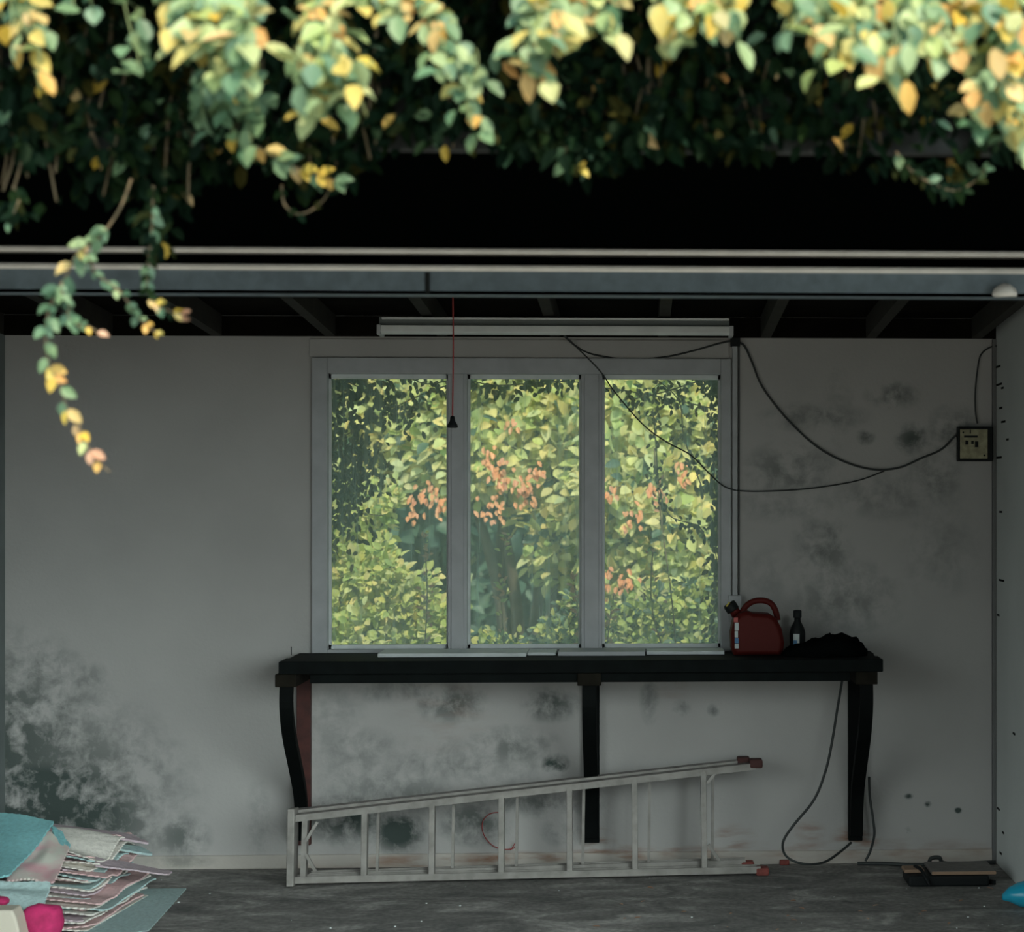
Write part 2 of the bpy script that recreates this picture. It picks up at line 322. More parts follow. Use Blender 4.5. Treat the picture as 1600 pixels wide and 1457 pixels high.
# dusty window glass: clear with a film of dust and streaks, light reflection
def glass_mat():
    m = bpy.data.materials.new('dusty glass'); m.use_nodes = True; nt = m.node_tree; N = nt.nodes; Lk = nt.links.new
    N.remove(N['Principled BSDF'])
    tr = N.new('ShaderNodeBsdfTransparent'); tr.inputs[0].default_value = (.93, .97, .96, 1)
    tl = N.new('ShaderNodeBsdfTranslucent'); tl.inputs[0].default_value = (.72, .90, .90, 1)
    gl = N.new('ShaderNodeBsdfGlossy'); gl.inputs['Roughness'].default_value = .05
    tc = N.new('ShaderNodeTexCoord'); mp = N.new('ShaderNodeMapping'); mp.inputs['Scale'].default_value = (22, 1, .8); Lk(tc.outputs['Object'], mp.inputs[0])
    n = N.new('ShaderNodeTexNoise'); n.inputs['Scale'].default_value = 1.6; n.inputs['Detail'].default_value = 6; Lk(mp.outputs[0], n.inputs['Vector'])
    r = N.new('ShaderNodeMapRange'); r.inputs[1].default_value = .35; r.inputs[2].default_value = .75; r.inputs[3].default_value = .17; r.inputs[4].default_value = .34; Lk(n.outputs['Fac'], r.inputs[0])
    m1 = N.new('ShaderNodeMixShader'); Lk(r.outputs[0], m1.inputs[0]); Lk(tr.outputs[0], m1.inputs[1]); Lk(tl.outputs[0], m1.inputs[2])
    fr = N.new('ShaderNodeFresnel'); fr.inputs[0].default_value = 1.25
    m2 = N.new('ShaderNodeMixShader'); Lk(fr.outputs[0], m2.inputs[0]); Lk(m1.outputs[0], m2.inputs[1]); Lk(gl.outputs[0], m2.inputs[2])
    Lk(m2.outputs[0], N['Material Output'].inputs['Surface']); return m
M['glass'] = glass_mat()

# ------------------------------------------------------------------ setting
XL = P(8, 900, WY).x; XR = P(1555, 900, WY).x
WX0 = P(490, 800, WY).x; WX1 = P(1142, 800, WY).x
WZ0 = P(800, 1024, WY).z; WZ1 = P(800, 562, WY).z
def st(o): o['kind'] = 'structure'; return o
b = MB(); T = .14; HZ = ceil_z(WY) + .10
x0i, x1i, z0i, z1i = WX0 + .02, WX1 - .02, WZ0 + .02, WZ1 - .02
b.box((XL-.2, WY, 0), (x0i, WY+T, HZ)); b.box((x1i, WY, 0), (XR+.2, WY+T, HZ))
b.box((x0i, WY, 0), (x1i, WY+T, z0i)); b.box((x0i, WY, z1i), (x1i, WY+T, HZ))
st(b.build('wall_back', M['wall']))
b = MB(); b.box((XL, WY-.012, 0), (XR, WY, .058)); st(b.build('baseboard_back', M['skirt'], bevel=.003))
b = MB(); b.box((XR, BY+.1, 0), (XR+.15, WY, 2.62)); wr = st(b.build('wall_right', M['sidewall']))
b = MB()
for py_, l, yy in ((575,.10,8.72),(603,.13,8.70),(610,.05,8.62),(640,.07,8.66),(662,.09,8.60),(716,.12,8.70),(690,.05,8.50),(800,.06,8.66),(905,.12,8.64),(960,.05,8.72),(1128,.05,8.35),(1260,.06,8.72),(1290,.04,8.6),(1325,.05,8.66)):
    z = P(1560, py_, WY).z; b.box((XR-.002, yy-l/2, z-.004), (XR+.01, yy+l/2, z+.005))
cr = b.build('crack', M['bracket'], wr)
b = MB(); b.box((XR-.016, WY-.03, 0), (XR+.0, WY-.001, ceil_z(WY)-.002)); st(b.build('trim_1', M['cablegrey'], bevel=.003))
b = MB(); b.box((XL-.15, BY+.1, 0), (XL, WY, ceil_z(BY+.1)+.09)); st(b.build('wall_left', M['leftwall']))
b = MB(); b.box((-8, BY-.3, -.12), (8, WY+T, 0)); st(b.build('floor', M['floor']))
b = MB(); b.box((-30, -30, -.14), (30, BY-.3, -.004)); st(b.build('driveway', M['drive']))
b = MB(); b.box((-30, WY+T, -.2), (30, 40, -.05)); st(b.build('ground', M['earth']))
# sloping roof deck and rafters
b = MB(); y0, y1 = BY+.08, WY+.52; t = .09
vs = []
for x in (XL-.15, XR+.4):
    for (y, dz) in ((y0, t), (y1, t), (y1, t+.04), (y0, t+.04)): vs.append((x, y, ceil_z(y)+dz))
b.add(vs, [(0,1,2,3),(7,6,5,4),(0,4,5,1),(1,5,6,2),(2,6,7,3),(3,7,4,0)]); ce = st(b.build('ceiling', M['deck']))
for px in (0, 170, 340, 517, 692, 868, 1036, 1196, 1360, 1525):
    x = P(px, 525, WY).x; b = MB(); y0, y1 = BY+.1, WY-.02
    b.bar((x, y0, ceil_z(y0)+.045), (x, y1, ceil_z(y1)+.045), .045, .09)
    b.build('rafter', M['rafter'], ce)
b = MB(); b.box((XL, WY-.02, ceil_z(WY)), (XR, WY-.001, ceil_z(WY)+.085)); st(b.build('trim_2', M['deck']))
# front roof with black soffit
SZ = P(800, 385, BY).z
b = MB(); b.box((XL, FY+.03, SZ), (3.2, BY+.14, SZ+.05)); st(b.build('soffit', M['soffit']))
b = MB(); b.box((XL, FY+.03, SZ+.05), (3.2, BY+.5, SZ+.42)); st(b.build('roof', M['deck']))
FZ0 = P(1000, 237, FY).z
b = MB(); b.box((XL, FY, FZ0), (3.2, FY+.03, FZ0+.05)); b.box((XL, FY, FZ0+.056), (3.2, FY+.03, FZ0+.42)); st(b.build('trim_3', M['weather'], bevel=.003))

# steel beam under the soffit
def zb(py): return P(800, py, BY).z
bx0, bx1 = XL, XR+.3
t_ = thing('steel_beam', (0, BY+.05, zb(460)), 'long blue grey steel beam with two pale lips spanning the carport opening', 'beam')
b = MB(); b.box((bx0, BY, zb(460)), (bx1, BY+.012, zb(422))); b.box((bx0, BY, zb(460)), (bx1, BY+.10, zb(460)+.008)); b.box((bx0, BY+.09, zb(460)), (bx1, BY+.10, zb(425)))
b.build('web', M['beam'], t_)
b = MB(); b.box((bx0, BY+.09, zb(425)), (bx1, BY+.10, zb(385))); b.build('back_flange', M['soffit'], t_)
for (ya, yb_, dy) in ((415, 425, -.012), (388, 398, -.004)):
    b = MB(); zc = (zb(ya)+zb(yb_))/2; rr = (zb(ya)-zb(yb_))/2
    b.tube([(bx0, BY+dy+.004, zc), (bx1, BY+dy+.004, zc)], rr, 12); b.box((bx0, BY+dy+.004, zc-.003), (bx1, BY+.09, zc+.003))
    b.build('lip', M['lip'], t_).__setitem__('label', 'pale rounded lip')
b = MB(); xj = P(668, 440, BY).x; b.box((xj-.006, BY-.004, zb(459)), (xj+.006, BY+.002, zb(427))); b.build('joint', M['black'], t_)
q = P(1569, 465, BY-.03)
b = MB(); b.lathe([(.033, 0), (.034, .008), (.03, .02), (.02, .029), (.006, .034)], (q.x, BY-.034, q.z+.004)); 
for i, v in enumerate(b.v): b.v[i] = (v[0]+.004*noise.noise(Vector(v)*40), v[1], v[2]+.006*noise.noise(Vector(v)*30))
tag(b.build('insect_nest', M['lip']), 'small white rounded lump stuck on the right end of the steel beam', 'nest')

# ------------------------------------------------------------------ window
wn = thing('window_1', ((WX0+WX1)/2, WY, WZ0), None, None, None, 'structure')
def X(px, y=WY): return P(px, 800, y).x
def Z(py, y=WY): return P(800, py, y).z
f0, f1 = WY-.022, WY+.09
b = MB()
b.box((X(488), f0, WZ0), (X(512), f1, Z(560))); b.box((X(1126), f0, WZ0), (X(1142), f1, Z(560)))
b.box((X(512), f0, Z(585)), (X(1126), f1, Z(560))); b.box((X(512), f0, WZ0), (X(1126), f1, Z(1014)))
b.build('window_frame', M['white'], wn, bevel=.004)
for a, c in ((700, 730), (908, 941)):
    b = MB(); b.box((X(a), f0+.012, Z(1014)), (X(c), f1, Z(585))); b.box((X(a)+.014, f0+.004, Z(1014)), (X(c)-.014, f0+.013, Z(585)))
    b.build('mullion', M['white'], wn, bevel=.003)
for a, c in ((512, 700), (730, 908), (941, 1126)):
    b = MB(); b.box((X(a)-.004, WY+.06, Z(1014)-.004), (X(c)+.004, WY+.064, Z(585)+.004)); b.build('pane', M['glass'], wn)
    b = MB()
    for (p, q_) in (((X(a), Z(1014)), (X(a)+.010, Z(585))), ((X(c)-.010, Z(1014)), (X(c), Z(585))), ((X(a), Z(592)), (X(c), Z(585))), ((X(a), Z(1014)), (X(c), Z(1008)))):
        b.box((p[0], WY+.035, p[1]), (q_[0], WY+.058, q_[1]))
    b.build('glazing_bead', M['sill'], wn)
# flat cover panel over the window head
b = MB(); b.box((X(484), WY-.008, Z(559)), (X(1139), WY-.0005, Z(531))); st(b.build('trim_4', M['wall'], bevel=.002))

# ------------------------------------------------------------------ lamp, cords and electrics
fy = 8.12
t_ = thing('fluorescent_light', P(867, 497, 8.16), 'long unlit fluorescent batten light above the window', 'light')
b = MB(); b.box((P(592,500,fy+.03).x, fy+.03, P(800,509,fy).z), (P(1140,500,fy+.03).x, fy+.11, ceil_z(fy+.1)-.001)); b.build('housing', M['fixdark'], t_, bevel=.003)
b = MB()
poly = [(fy-.005, 509), (fy+.02, 509), (fy+.11, 511), (fy+.11, 520), (fy+.02, 523), (fy-.008, 520)]
xa, xb = P(592,510,fy).x, P(1143,510,fy).x
vs = [(x, y, P(800, py, fy).z) for x in (xa, xb) for (y, py) in poly]; n = len(poly)
b.add(vs, [tuple(range(n-1,-1,-1)), tuple(range(n, 2*n))] + [(i, (i+1) % n, n+(i+1) % n, n+i) for i in range(n)])
b.build('diffuser', M['fixture'], t_, bevel=.003)
b = MB(); zt = P(800, 498, fy).z; b.box((xa+.01, fy+.008, zt-.003), (xb-.01, fy+.03, zt+.004)); b.build('top_rail', M['fixture'], t_)
for x in (xa, xb):
    b = MB(); b.box((x-.008, fy-.010, P(800,524,fy).z), (x+.008, fy+.115, P(800,508,fy).z)); b.build('end_cap', M['white'], t_, bevel=.003)
# pull cord
cy = 7.5; q0 = P(707, 400, cy); q1 = P(707, 652, cy); q0.z = ceil_z(cy)+.09
t_ = thing('pull_cord', q0, 'red pull cord with a small black bell hanging before the window', 'pull cord')
b = MB(); b.tube(spline([q0, (q0.x+.003, cy, (q0.z+q1.z)/2), q1], 8), .0028, 6); b.build('cord', M['redcord'], t_)
b = MB(); b.lathe([(.004, .038), (.008, .036), (.010, .020), (.019, .004), (.020, -.004), (.014, -.006), (.002, -.005)], q1 + Vector((0, 0, -.034)), 16); b.build('bell', M['black'], t_)

def cable(name, pts, r, m, label, cat='cable', y=WY-.012, k=8):
    c = [P(*p) if len(p) == 3 else P(p[0], p[1], y) for p in pts]
    b = MB(); b.tube(spline(c, k), r, 6); return tag(b.build(name, M[m]), label, cat)
cable('cable', [(843,462,7.9),(858,492,8.25),(868,505,8.4),(885,527,8.66),(935,577,8.70),(960,612,8.72),(1003,662,8.72),(1040,690,8.72),(1080,712,8.74),(1110,742,8.76),(1135,762,8.765),(1170,768),(1240,766),(1300,759),(1345,750),(1382,736)], .0030, 'cable',
      'thin dark cable slanting down across the right pane of the window')
cable('cable', [(880,524,8.72),(905,545),(935,556),(985,562),(1040,558),(1085,548),(1120,538),(1142,533)], .0038, 'cable', 'short dark cable sagging along the top of the window frame')
cable('cable', [(1150,534),(1163,541),(1175,566),(1192,606),(1230,655),(1275,697),(1320,722),(1365,734),(1405,731),(1440,716),(1470,703),(1490,684),(1498,676,WY-.03)], .0045, 'cable',
      'dark cable swooping over the right hand wall to the socket box')
cable('cable', [(1604,544,8.45),(1562,541,8.74),(1545,544),(1532,556),(1527,580),(1524,610),(1524,640),(1527,662)], .0035, 'cable', 'short dark cable dropping from the right corner to the socket box')
# conduit beside window
t_ = thing('conduit', P(1148, 975, WY-.02), 'thin grey vertical conduit beside the right edge of the window', 'conduit')
b = MB(); b.box((X(1144), WY-.024, Z(932)), (X(1152), WY-.001, Z(540))); b.build('channel', M['white'], t_, bevel=.003)
b = MB(); b.box((X(1153.5), WY-.012, Z(932)), (X(1155.5), WY-.001, Z(540))); b.build('cord', M['cable'], t_)
b = MB(); b.box((X(1141), WY-.03, Z(541)), (X(1156), WY-.001, Z(527))); b.build('junction_box', M['black'], t_, bevel=.002)
b = MB(); b.box((X(1137.5), WY-.035, Z(972)), (X(1158), WY-.001, Z(931))); b.build('switch_box', M['white'], t_, bevel=.003)
# socket box
sy = WY-.05
t_ = thing('socket_box', P(1524, 722, WY-.03), 'square black socket box with aged cream face plate on the right wall', 'socket')
b = MB(); b.box((P(1497,700,sy).x, sy, P(1500,721,sy).z), (min(P(1552,700,sy).x, XR-.018), WY-.001, P(1500,667,sy).z)); b.build('back_box', M['black'], t_, bevel=.004)
b = MB(); b.box((P(1500,700,sy).x, sy-.006, P(1500,717,sy).z), (P(1543,700,sy).x, sy-.0005, P(1500,671,sy).z)); fp = b.build('face_plate', M['cream'], t_, bevel=.002)
b = MB()
def mk(x0_, y0_, x1_, y1_): b.box((P(x0_,700,sy).x, sy-.009, P(1500,y1_,sy).z), (P(x1_,700,sy).x, sy-.0055, P(1500,y0_,sy).z))
mk(1515,672,1516.5,678); mk(1506,681,1527,684); mk(1508,689,1512.5,695); mk(1517,689,1521,694); mk(1523,690,1528,699)
b.build('socket_slot', M['black'], fp)
for (x_, y_) in ((1505, 676), (1538, 712)):
    b = MB(); q = P(x_, y_, sy-.006); b.lathe([(.004, 0), (.004, .003)], q, 10, Matrix.Rotation(R(90), 3, 'X')); b.build('screw', M['black'], fp)

# ------------------------------------------------------------------ workbench
TZ = .929; TY = 8.30; tx0 = P(435, 1035, TY).x; tx1 = P(1380, 1025, TY).x
wb = thing('workbench', ((tx0+tx1)/2, 8.55, TZ), 'long black stained workbench fixed to the wall under the window', 'workbench')
b = MB(); b.box((tx0, TY, TZ-.052), (tx1, TY+.17, TZ)); b.build('tabletop', M['bench'], wb, bevel=.004)
b = MB(); b.box((tx0+.01, TY+.173, TZ-.045), (tx1-.01, TY+.33, TZ-.001)); b.build('tabletop', M['bench'], wb, bevel=.003)
b = MB(); b.box((tx0+.005, TY+.333, TZ-.045), (tx1, WY-.030, TZ-.002)); b.build('tabletop', M['bench'], wb, bevel=.003)
b = MB(); b.box((P(482,1060,TY).x, TY+.03, TZ-.092), (P(1330,1060,TY).x, TY+.07, TZ-.0525)); b.build('apron', M['bench'], wb, bevel=.003)
b = MB(); b.box((P(482,1060,WY).x, WY-.045, TZ-.10), (P(1330,1060,WY).x, WY-.013, TZ-.0525)); b.build('wall_rail', M['bench'], wb, bevel=.003)
for (xf, wpx, red) in ((477, 25, 1), (925, 28, 0), (1335, 26, 0)):
    xc = P(xf, 1200, WY).x; hw = wpx*8.76/F/2
    b = MB(); b.box((xc-hw*.85, WY-.05, .105), (xc+hw*.85, WY-.013, TZ-.0525)); lg = b.build('leg', M['redsteel' if red else 'bracket'], wb, bevel=.003)
    b = MB(); pts = spline([(xc, TY+.045, TZ-.085), (xc, TY+.035, .74), (xc, TY+.10, .62), (xc, TY+.24, .48), (xc, TY+.355, .36), (xc, TY+.40, .26), (xc, WY-.075, .14)], 5)
    for i in range(len(pts)-1):
        a, c = pts[i], pts[i+1]; d = (c-a).normalized()*.004
        b.bar(a-d, c+d, hw*1.5, .035, up=(0, 1, .3))
    b.build('brace', M['bracket'], wb)
    b = MB(); b.box((xc-hw*1.25, TY+.015, TZ-.105), (xc+hw*1.25, WY-.052, TZ-.0528)); b.build('block', M['benchblock'], wb, bevel=.003)
b = MB(); q = P(455, 1015, 8.66); b.tube([(q.x, q.y, TZ-.002), (q.x, q.y, TZ+.034)], .0022, 6); b.build('nail', M['bracket'], wb)
# boards on the bench
for (a, c, yy, dp, th, m_, lab) in ((590, 822, 8.50, .235, .016, 'sill', 'white board lying on the workbench below the left mullion'),
                              (824, 868, 8.56, .175, .013, 'sill', 'short white board offcut between two longer boards on the workbench'),
                              (872, 1008, 8.53, .2, .018, 'white', 'greyish board lying on the workbench below the right mullion'),
                              (1010, 1132, 8.58, .155, .015, 'sill', 'white board lying on the workbench beside the red fuel can')):
    b = MB(); b.box((P(a,1018,yy).x, yy, TZ), (P(c,1018,yy).x, yy+dp, TZ+th)); tag(b.build('board', M[m_], bevel=.002), lab, 'board')

# fuel can
cyy = 8.60
def pc(px, py, y=cyy-.08): q = P(px, py, y); return (q.x, q.z)
t_ = thing('fuel_can', (pc(1183, 1018)[0], cyy, TZ), 'red plastic fuel can with black cap at the right end of the workbench', 'fuel can')
body = [(1146,1019),(1143,1008),(1142,985),(1146,965),(1154,954),(1166,950),(1175,953),(1203,955),(1214,962),(1222,978),(1226,1000),(1224,1014),(1220,1019)]
bz = [pc(*p) for p in body]; dz = TZ - min(z for _, z in bz)
bz = [(x, z+dz) for x, z in bz]
b = MB(); b.prism(bz, cyy-.08, cyy+.08, chamfer=.018); b.build('can_body', M['red'], t_, bevel=.006)
hp = [pc(1161,954), pc(1168,943), pc(1180,936), pc(1195,935), pc(1207,940), pc(1214,952), pc(1217,966)]
b = MB(); b.tube(spline([(x, cyy, z+dz) for x, z in hp], 5), .013, 10); b.build('handle', M['red'], t_)
nx, nz = pc(1152, 954); nz += dz
Mr = Matrix.Rotation(R(-32), 3, 'Y')
b = MB(); b.lathe([(.022, -.012), (.022, .02), (.018, .03)], (nx-.004, cyy, nz), 16, Mr); b.build('neck', M['red'], t_)
b = MB(); b.lathe([(.027, .012), (.028, .018), (.028, .042), (.024, .05)], (nx-.006, cyy, nz-.002), 16, Mr); cp = b.build('cap', M['black'], t_)
b = MB(); b.bar((nx-.044, cyy-.022, nz+.028), (nx-.030, cyy-.022, nz+.046), .006, .006); b.build('cap_mark', M['yellow'], cp)
lx = bz[2][0]
b = MB(); ly = cyy-.0815
def lab(x0_, y0_, x1_, y1_, m_):
    a = pc(x0_, y0_); c = pc(x1_, y1_); b_ = MB(); b_.box((a[0], ly, a[1]+dz), (c[0], ly+.002, c[1]+dz)); return b_.build('label', M[m_], t_)
lab(1148,968,1154,980,'paper'); lab(1148,981,1153,991,'paper'); lab(1148,992,1154,1000,'blue'); lab(1148,1001,1154,1008,'paper'); lab(1146.5,960,1153,967,'redlight')
# bottle
q = P(1246, 1010, 8.62); t_ = thing('bottle', (q.x, 8.62, TZ), 'small dark bottle with pale label between the red can and the black bundle', 'bottle')
b = MB(); b.lathe([(.030,0),(.034,.006),(.034,.09),(.028,.112),(.014,.138),(.013,.16)], (q.x, 8.62, TZ), 20); b.build('bottle_body', M['black'], t_)
b = MB(); b.lathe([(.017,.152),(.018,.156),(.018,.182),(.014,.185)], (q.x, 8.62, TZ), 16); b.build('cap', M['black'], t_)
def arc_label(cx, cy_, r, a0, a1, z0, z1, m_, par):
    b = MB(); vs = []; n = 6
    for i in range(n+1):
        a = R(a0+(a1-a0)*i/n); vs += [(cx+r*math.cos(a), cy_+r*math.sin(a), z0), (cx+r*math.cos(a), cy_+r*math.sin(a), z1)]
    b.add(vs, [(2*i, 2*i+2, 2*i+3, 2*i+1) for i in range(n)], 0, True); return b.build('label', M[m_], par)
arc_label(q.x, 8.62, .0346, 235, 280, TZ+.03, TZ+.085, 'paper', t_)
arc_label(q.x, 8.62, .0350, 236, 262, TZ+.03, TZ+.058, 'blue', t_)
# dark bundle
b = MB(); xa_, xb_ = P(1222,1000,8.5).x, P(1354,1000,8.5).x
nu, nv = 36, 18; vs = []
for i in range(nv+1):
    ph = math.pi/2*i/nv
    for j in range(nu):
        a = 2*math.pi*j/nu; sx = (xb_-xa_)/2; r_ = math.cos(ph)**.6
        x = (xa_+xb_)/2 + sx*r_*math.cos(a); y = 8.50+.10*r_*math.sin(a)
        u = (x-xa_)/(xb_-xa_); h = .050+.040*math.exp(-((u-.66)/.3)**2)
        z = TZ+h*math.sin(ph)**.8; nn = noise.noise(Vector((x*26, y*26, z*26)))+.5*noise.noise(Vector((x*60, y*60, z*60)))
        vs.append((x+.010*nn, y+.010*nn, max(TZ, z+.016*nn*(1 if i else 0))))
fs = [(i*nu+j, i*nu+(j+1) % nu, (i+1)*nu+(j+1) % nu, (i+1)*nu+j) for i in range(nv) for j in range(nu)] + [tuple(range(nu-1,-1,-1)), tuple(nv*nu+j for j in range(nu))]
b.add(vs, fs, 0, True); tag(b.build('cloth_bundle', M['cloth']), 'crumpled black cloth bundle on the right end of the workbench', 'cloth')

# ------------------------------------------------------------------ step ladder on its side
def LY(px, z): return 8.40 + (px-460)/(1190-460)*.14 + z*.10      # lying a little off the wall, leaning back
def LP(px, py, dy=0.0):
    y = 8.45
    for _ in range(4): q = P(px, py, y); y = LY(px, q.z) + dy
    return P(px, py, y)
ld = thing('stepladder', G(460, 1378), 'aluminium stepladder lying on its side along the wall below the workbench', 'ladder')
lo0, lo1 = LP(458, 1368), LP(1188, 1356); lo0.z = .016; lo1.z = .016
up0, up1 = LP(462, 1274), LP(1178, 1193)
def rail(a, b_, m='alu'):
    q = MB(); d = Vector((0, 1, 0)); n_ = (b_-a).cross(d).normalized()
    q.bar(a, b_, .056, .008, up=n_); 
    for s_ in (-1, 1): q.bar(a+d*(.026*s_)+n_*.008*1, b_+d*(.026*s_)+n_*.008*1, .005, .024, up=n_)
    return q.build('rail', M[m], ld)
def rail_in(a, b_, up_, par=None):      # channel: web plus flanges towards the steps
    q = MB(); d = Vector((0, 1, 0)); n_ = Vector(up_)
    q.bar(a, b_, .056, .006, up=n_)
    for s_ in (-1, 1): q.bar(a+d*(.0255*s_)+n_*.012, b_+d*(.0255*s_)+n_*.012, .005, .026, up=n_)
    return q.build('rail', M['alu'], ld)
rail_in(lo0, lo1, (0, 0, 1)); rail_in(up0, up1, (0, 0, -1))
# rear frame rails, further from the camera
r0 = lo0+Vector((.06, .062, .004)); r1 = lo1+Vector((-.06, .062, .018)); rail_in(r0, r1, (0, 0, 1))
s0 = up0+Vector((.0, .062, .012)); s1 = up1+Vector((-.05, .062, .004)); rail_in(s0, s1, (0, 0, -1))
def edge(px, lo=True):
    a, c = (lo0, lo1) if lo else (up0, up1); t = (px-458)/(1188-458); return a.lerp(c, t)
for px in (568, 672, 780, 887, 990, 1100):
    a = edge(px); c = edge(px, False); x = (a.x+c.x)/2
    b = MB(); b.bar((a.x-.004, a.y, a.z+.004), (a.x-.004+(c.x-a.x)*.2, c.y, c.z-.006), .024, .055, up=(0, 1, 0)); b.build('step', M['alu'], ld, bevel=.002)
for px in (583, 700, 800, 905, 1010, 1112):
    a = edge(px)+Vector((0, .065, 0)); c = edge(px, False)+Vector((0, .065, 0))
    b = MB(); b.bar((a.x, a.y, a.z+.012), (a.x+.004, c.y, c.z), .012, .018, up=(0, 1, 0)); b.build('rear_bar', M['alu'], ld)
a = LP(456, 1379); a.z = .0; c = LP(456, 1263)
b = MB(); b.bar((a.x, lo0.y-.0, .001), (a.x+.0, up0.y, c.z), .030, .11, up=(0, 1, 0)); b.build('top_cap', M['alu'], ld, bevel=.004)
a = edge(474); c = edge(474, False); b = MB(); b.bar(a+Vector((0, 0, .01)), c, .022, .05, up=(0, 1, 0)); b.build('step', M['alu'], ld)
def brc(p, q_, dy=.0): 
    a_, c_ = LP(*p, dy), LP(*q_, dy); b = MB(); b.bar(a_, c_, .012, .012, up=(0, 1, 0)); b.build('diagonal_brace', M['alu'], ld)
brc((478,1315), (496,1285), -.03); brc((478,1335), (493,1362), -.03); brc((1104,1225), (1118,1208), -.02); brc((1107,1320), (1124,1345), -.02)
for (p, mm, sz) in ((lo1, 'rubber', .034), (r1, 'rubber', .03), (up1, 'darkrubber', .038), (s1, 'darkrubber', .032)):
    b = MB(); q = p.copy(); q.z = max(q.z, sz/2+.001); b.bar(q-Vector((.02, 0, 0)), q+Vector((.036, 0, .0)), .064, sz, up=(0, 0, 1)); b.build('rubber_foot', M[mm], ld, bevel=.008)
# red wire behind the ladder
b = MB(); b.tube(spline([P(785,1270,WY-.02), P(766,1272,WY-.02), P(754,1285,WY-.02), P(756,1305,WY-.02), P(770,1322,WY-.02), P(790,1328,WY-.02), P(804,1325,WY-.02), P(806,1317,WY-.02), P(798,1329,WY-.02)], 6), .0022, 6)
tag(b.build('wire_loop', M['redcord']), 'thin red wire loop hooked on the wall behind the ladder', 'wire')
# black hoses under the bench
cable('cable', [(1316,1063,8.55),(1308,1110,8.6),(1300,1160,8.62),(1290,1205,8.62),(1272,1250,8.62),(1240,1290,8.60),(1224,1315,8.60),(1226,1335,8.55),(1242,1347,8.53),(1265,1351,8.53),(1290,1347,8.6),(1315,1330,8.7),(1330,1317,8.74)], .0055, 'cable',
      'black cable looping down from the workbench to the floor beside the ladder')
cable('cable', [(1358,1215,8.68),(1359,1245,8.7),(1364,1280,8.7),(1366,1305,8.7),(1360,1330,8.72),(1352,1346,8.72)], .0055, 'cable', 'black cable hanging behind the right end bracket of the workbench')
cable('cable', [(1340,1350,8.72),(1380,1350,8.70),(1420,1352,8.66),(1448,1351,8.6),(1455,1342,8.58),(1468,1341,8.58),(1480,1350,8.6),(1555,1348,8.7)], .009, 'cable', 'thick black cable lying along the foot of the wall behind the tray')
b = MB(); c = G(1226, 1352); b.box((c.x-.022, c.y-.012, 0), (c.x+.02, c.y+.012, .022)); tag(b.build('plug', M['rubber'], bevel=.005), 'small red plug on the floor to the right of the ladder feet', 'plug')
# black tray with board
ty = G(1420, 1387).y
def tp(px): return P(px, 1387, ty).x
t_ = thing('floor_tray', ((tp(1490)), ty+.1, 0), 'low black case with a grey brown board on top against the wall foot', 'case')
b = MB(); b.box((tp(1420), ty, 0), (tp(1546), ty+.20, .045)); b.build('case', M['black'], t_, bevel=.008)
b = MB(); b.box((tp(1456), ty+.012, .0455), (tp(1558), ty+.235, .062)); b.build('board', [M['grip'], M['gripedge']], t_, bevel=.006)
b = MB(); b.box((tp(1416), ty+.06, .0455), (tp(1448), ty+.16, .06)); b.build('block', M['gripedge'], t_, bevel=.005)
b = MB(); b.tube(spline([(tp(1434), ty+.09, .07), (tp(1440), ty+.03, .068), (tp(1446), ty-.012, .04), (tp(1452), ty-.02, .008)], 4), .007, 8); b.build('strap', M['black'], t_)
b = MB(); b.bar((tp(1545), ty+.06, .012), (tp(1556), ty+.02, .012), .01, .018); b.build('latch', M['black'], t_)
b = MB(); b.box((tp(1457), ty+.0105, .0475), (tp(1557), ty+.013, .060)); b.build('edge_strip', M['gripedge'], t_)
# blue object at right edge
c0 = G(1568, 1402); 
b = MB(); prof = [(1567,1402,.04),(1580,1390,.10),(1600,1381,.13),(1640,1378,.15),(1680,1384,.14)]
vs = []; n = 12
yb0 = G(1600, 1424).y
pts = [(1567,1400,.012),(1578,1402,.03),(1592,1402,.048),(1612,1404,.062),(1640,1406,.068),(1670,1408,.055),(1690,1408,.02)]
for (px, py, r_) in pts:
    q = P(px, py, yb0+.02)
    for j in range(n):
        a = 2*math.pi*j/n; vs.append((q.x, yb0+.03+r_*1.2*math.cos(a), max(.001, .058+r_*.95*math.sin(a)-(.01 if px < 1575 else 0))))
fs = [(i*n+j, i*n+(j+1) % n, (i+1)*n+(j+1) % n, (i+1)*n+j) for i in range(len(pts)-1) for j in range(n)] + [tuple(range(n-1,-1,-1)), tuple((len(pts)-1)*n+j for j in range(n))]
b.add(vs, fs, 0, True); tag(b.build('plastic_scoop', M['cyan']), 'glossy blue plastic scoop on the floor at the right corner', 'scoop')
# floor crumbs
b = MB(); random.seed(5)
for i in range(26):
    q = G(rnd(240, 1590), rnd(1372, 1456)); s_ = rnd(.0015, .004); b.box((q.x-s_, q.y-s_*.8, 0), (q.x+s_, q.y+s_, s_*.8))
tag(b.build('grit', M['sill']), 'scattered pale grit on the concrete floor', 'grit', kind='stuff')
b = MB()
for i in range(24):
    q = G(rnd(900, 1590), rnd(1385, 1456)); b.leaf(q+Vector((0, 0, .004)), Vector((rnd(-1,1), rnd(-1,1), .05)), Vector((0, 0, 1)), rnd(.015, .035), .012)
tag(b.build('leaf_litter', M['lf_pink']), 'dry brown leaf litter scattered over the floor', 'leaf litter', kind='stuff')

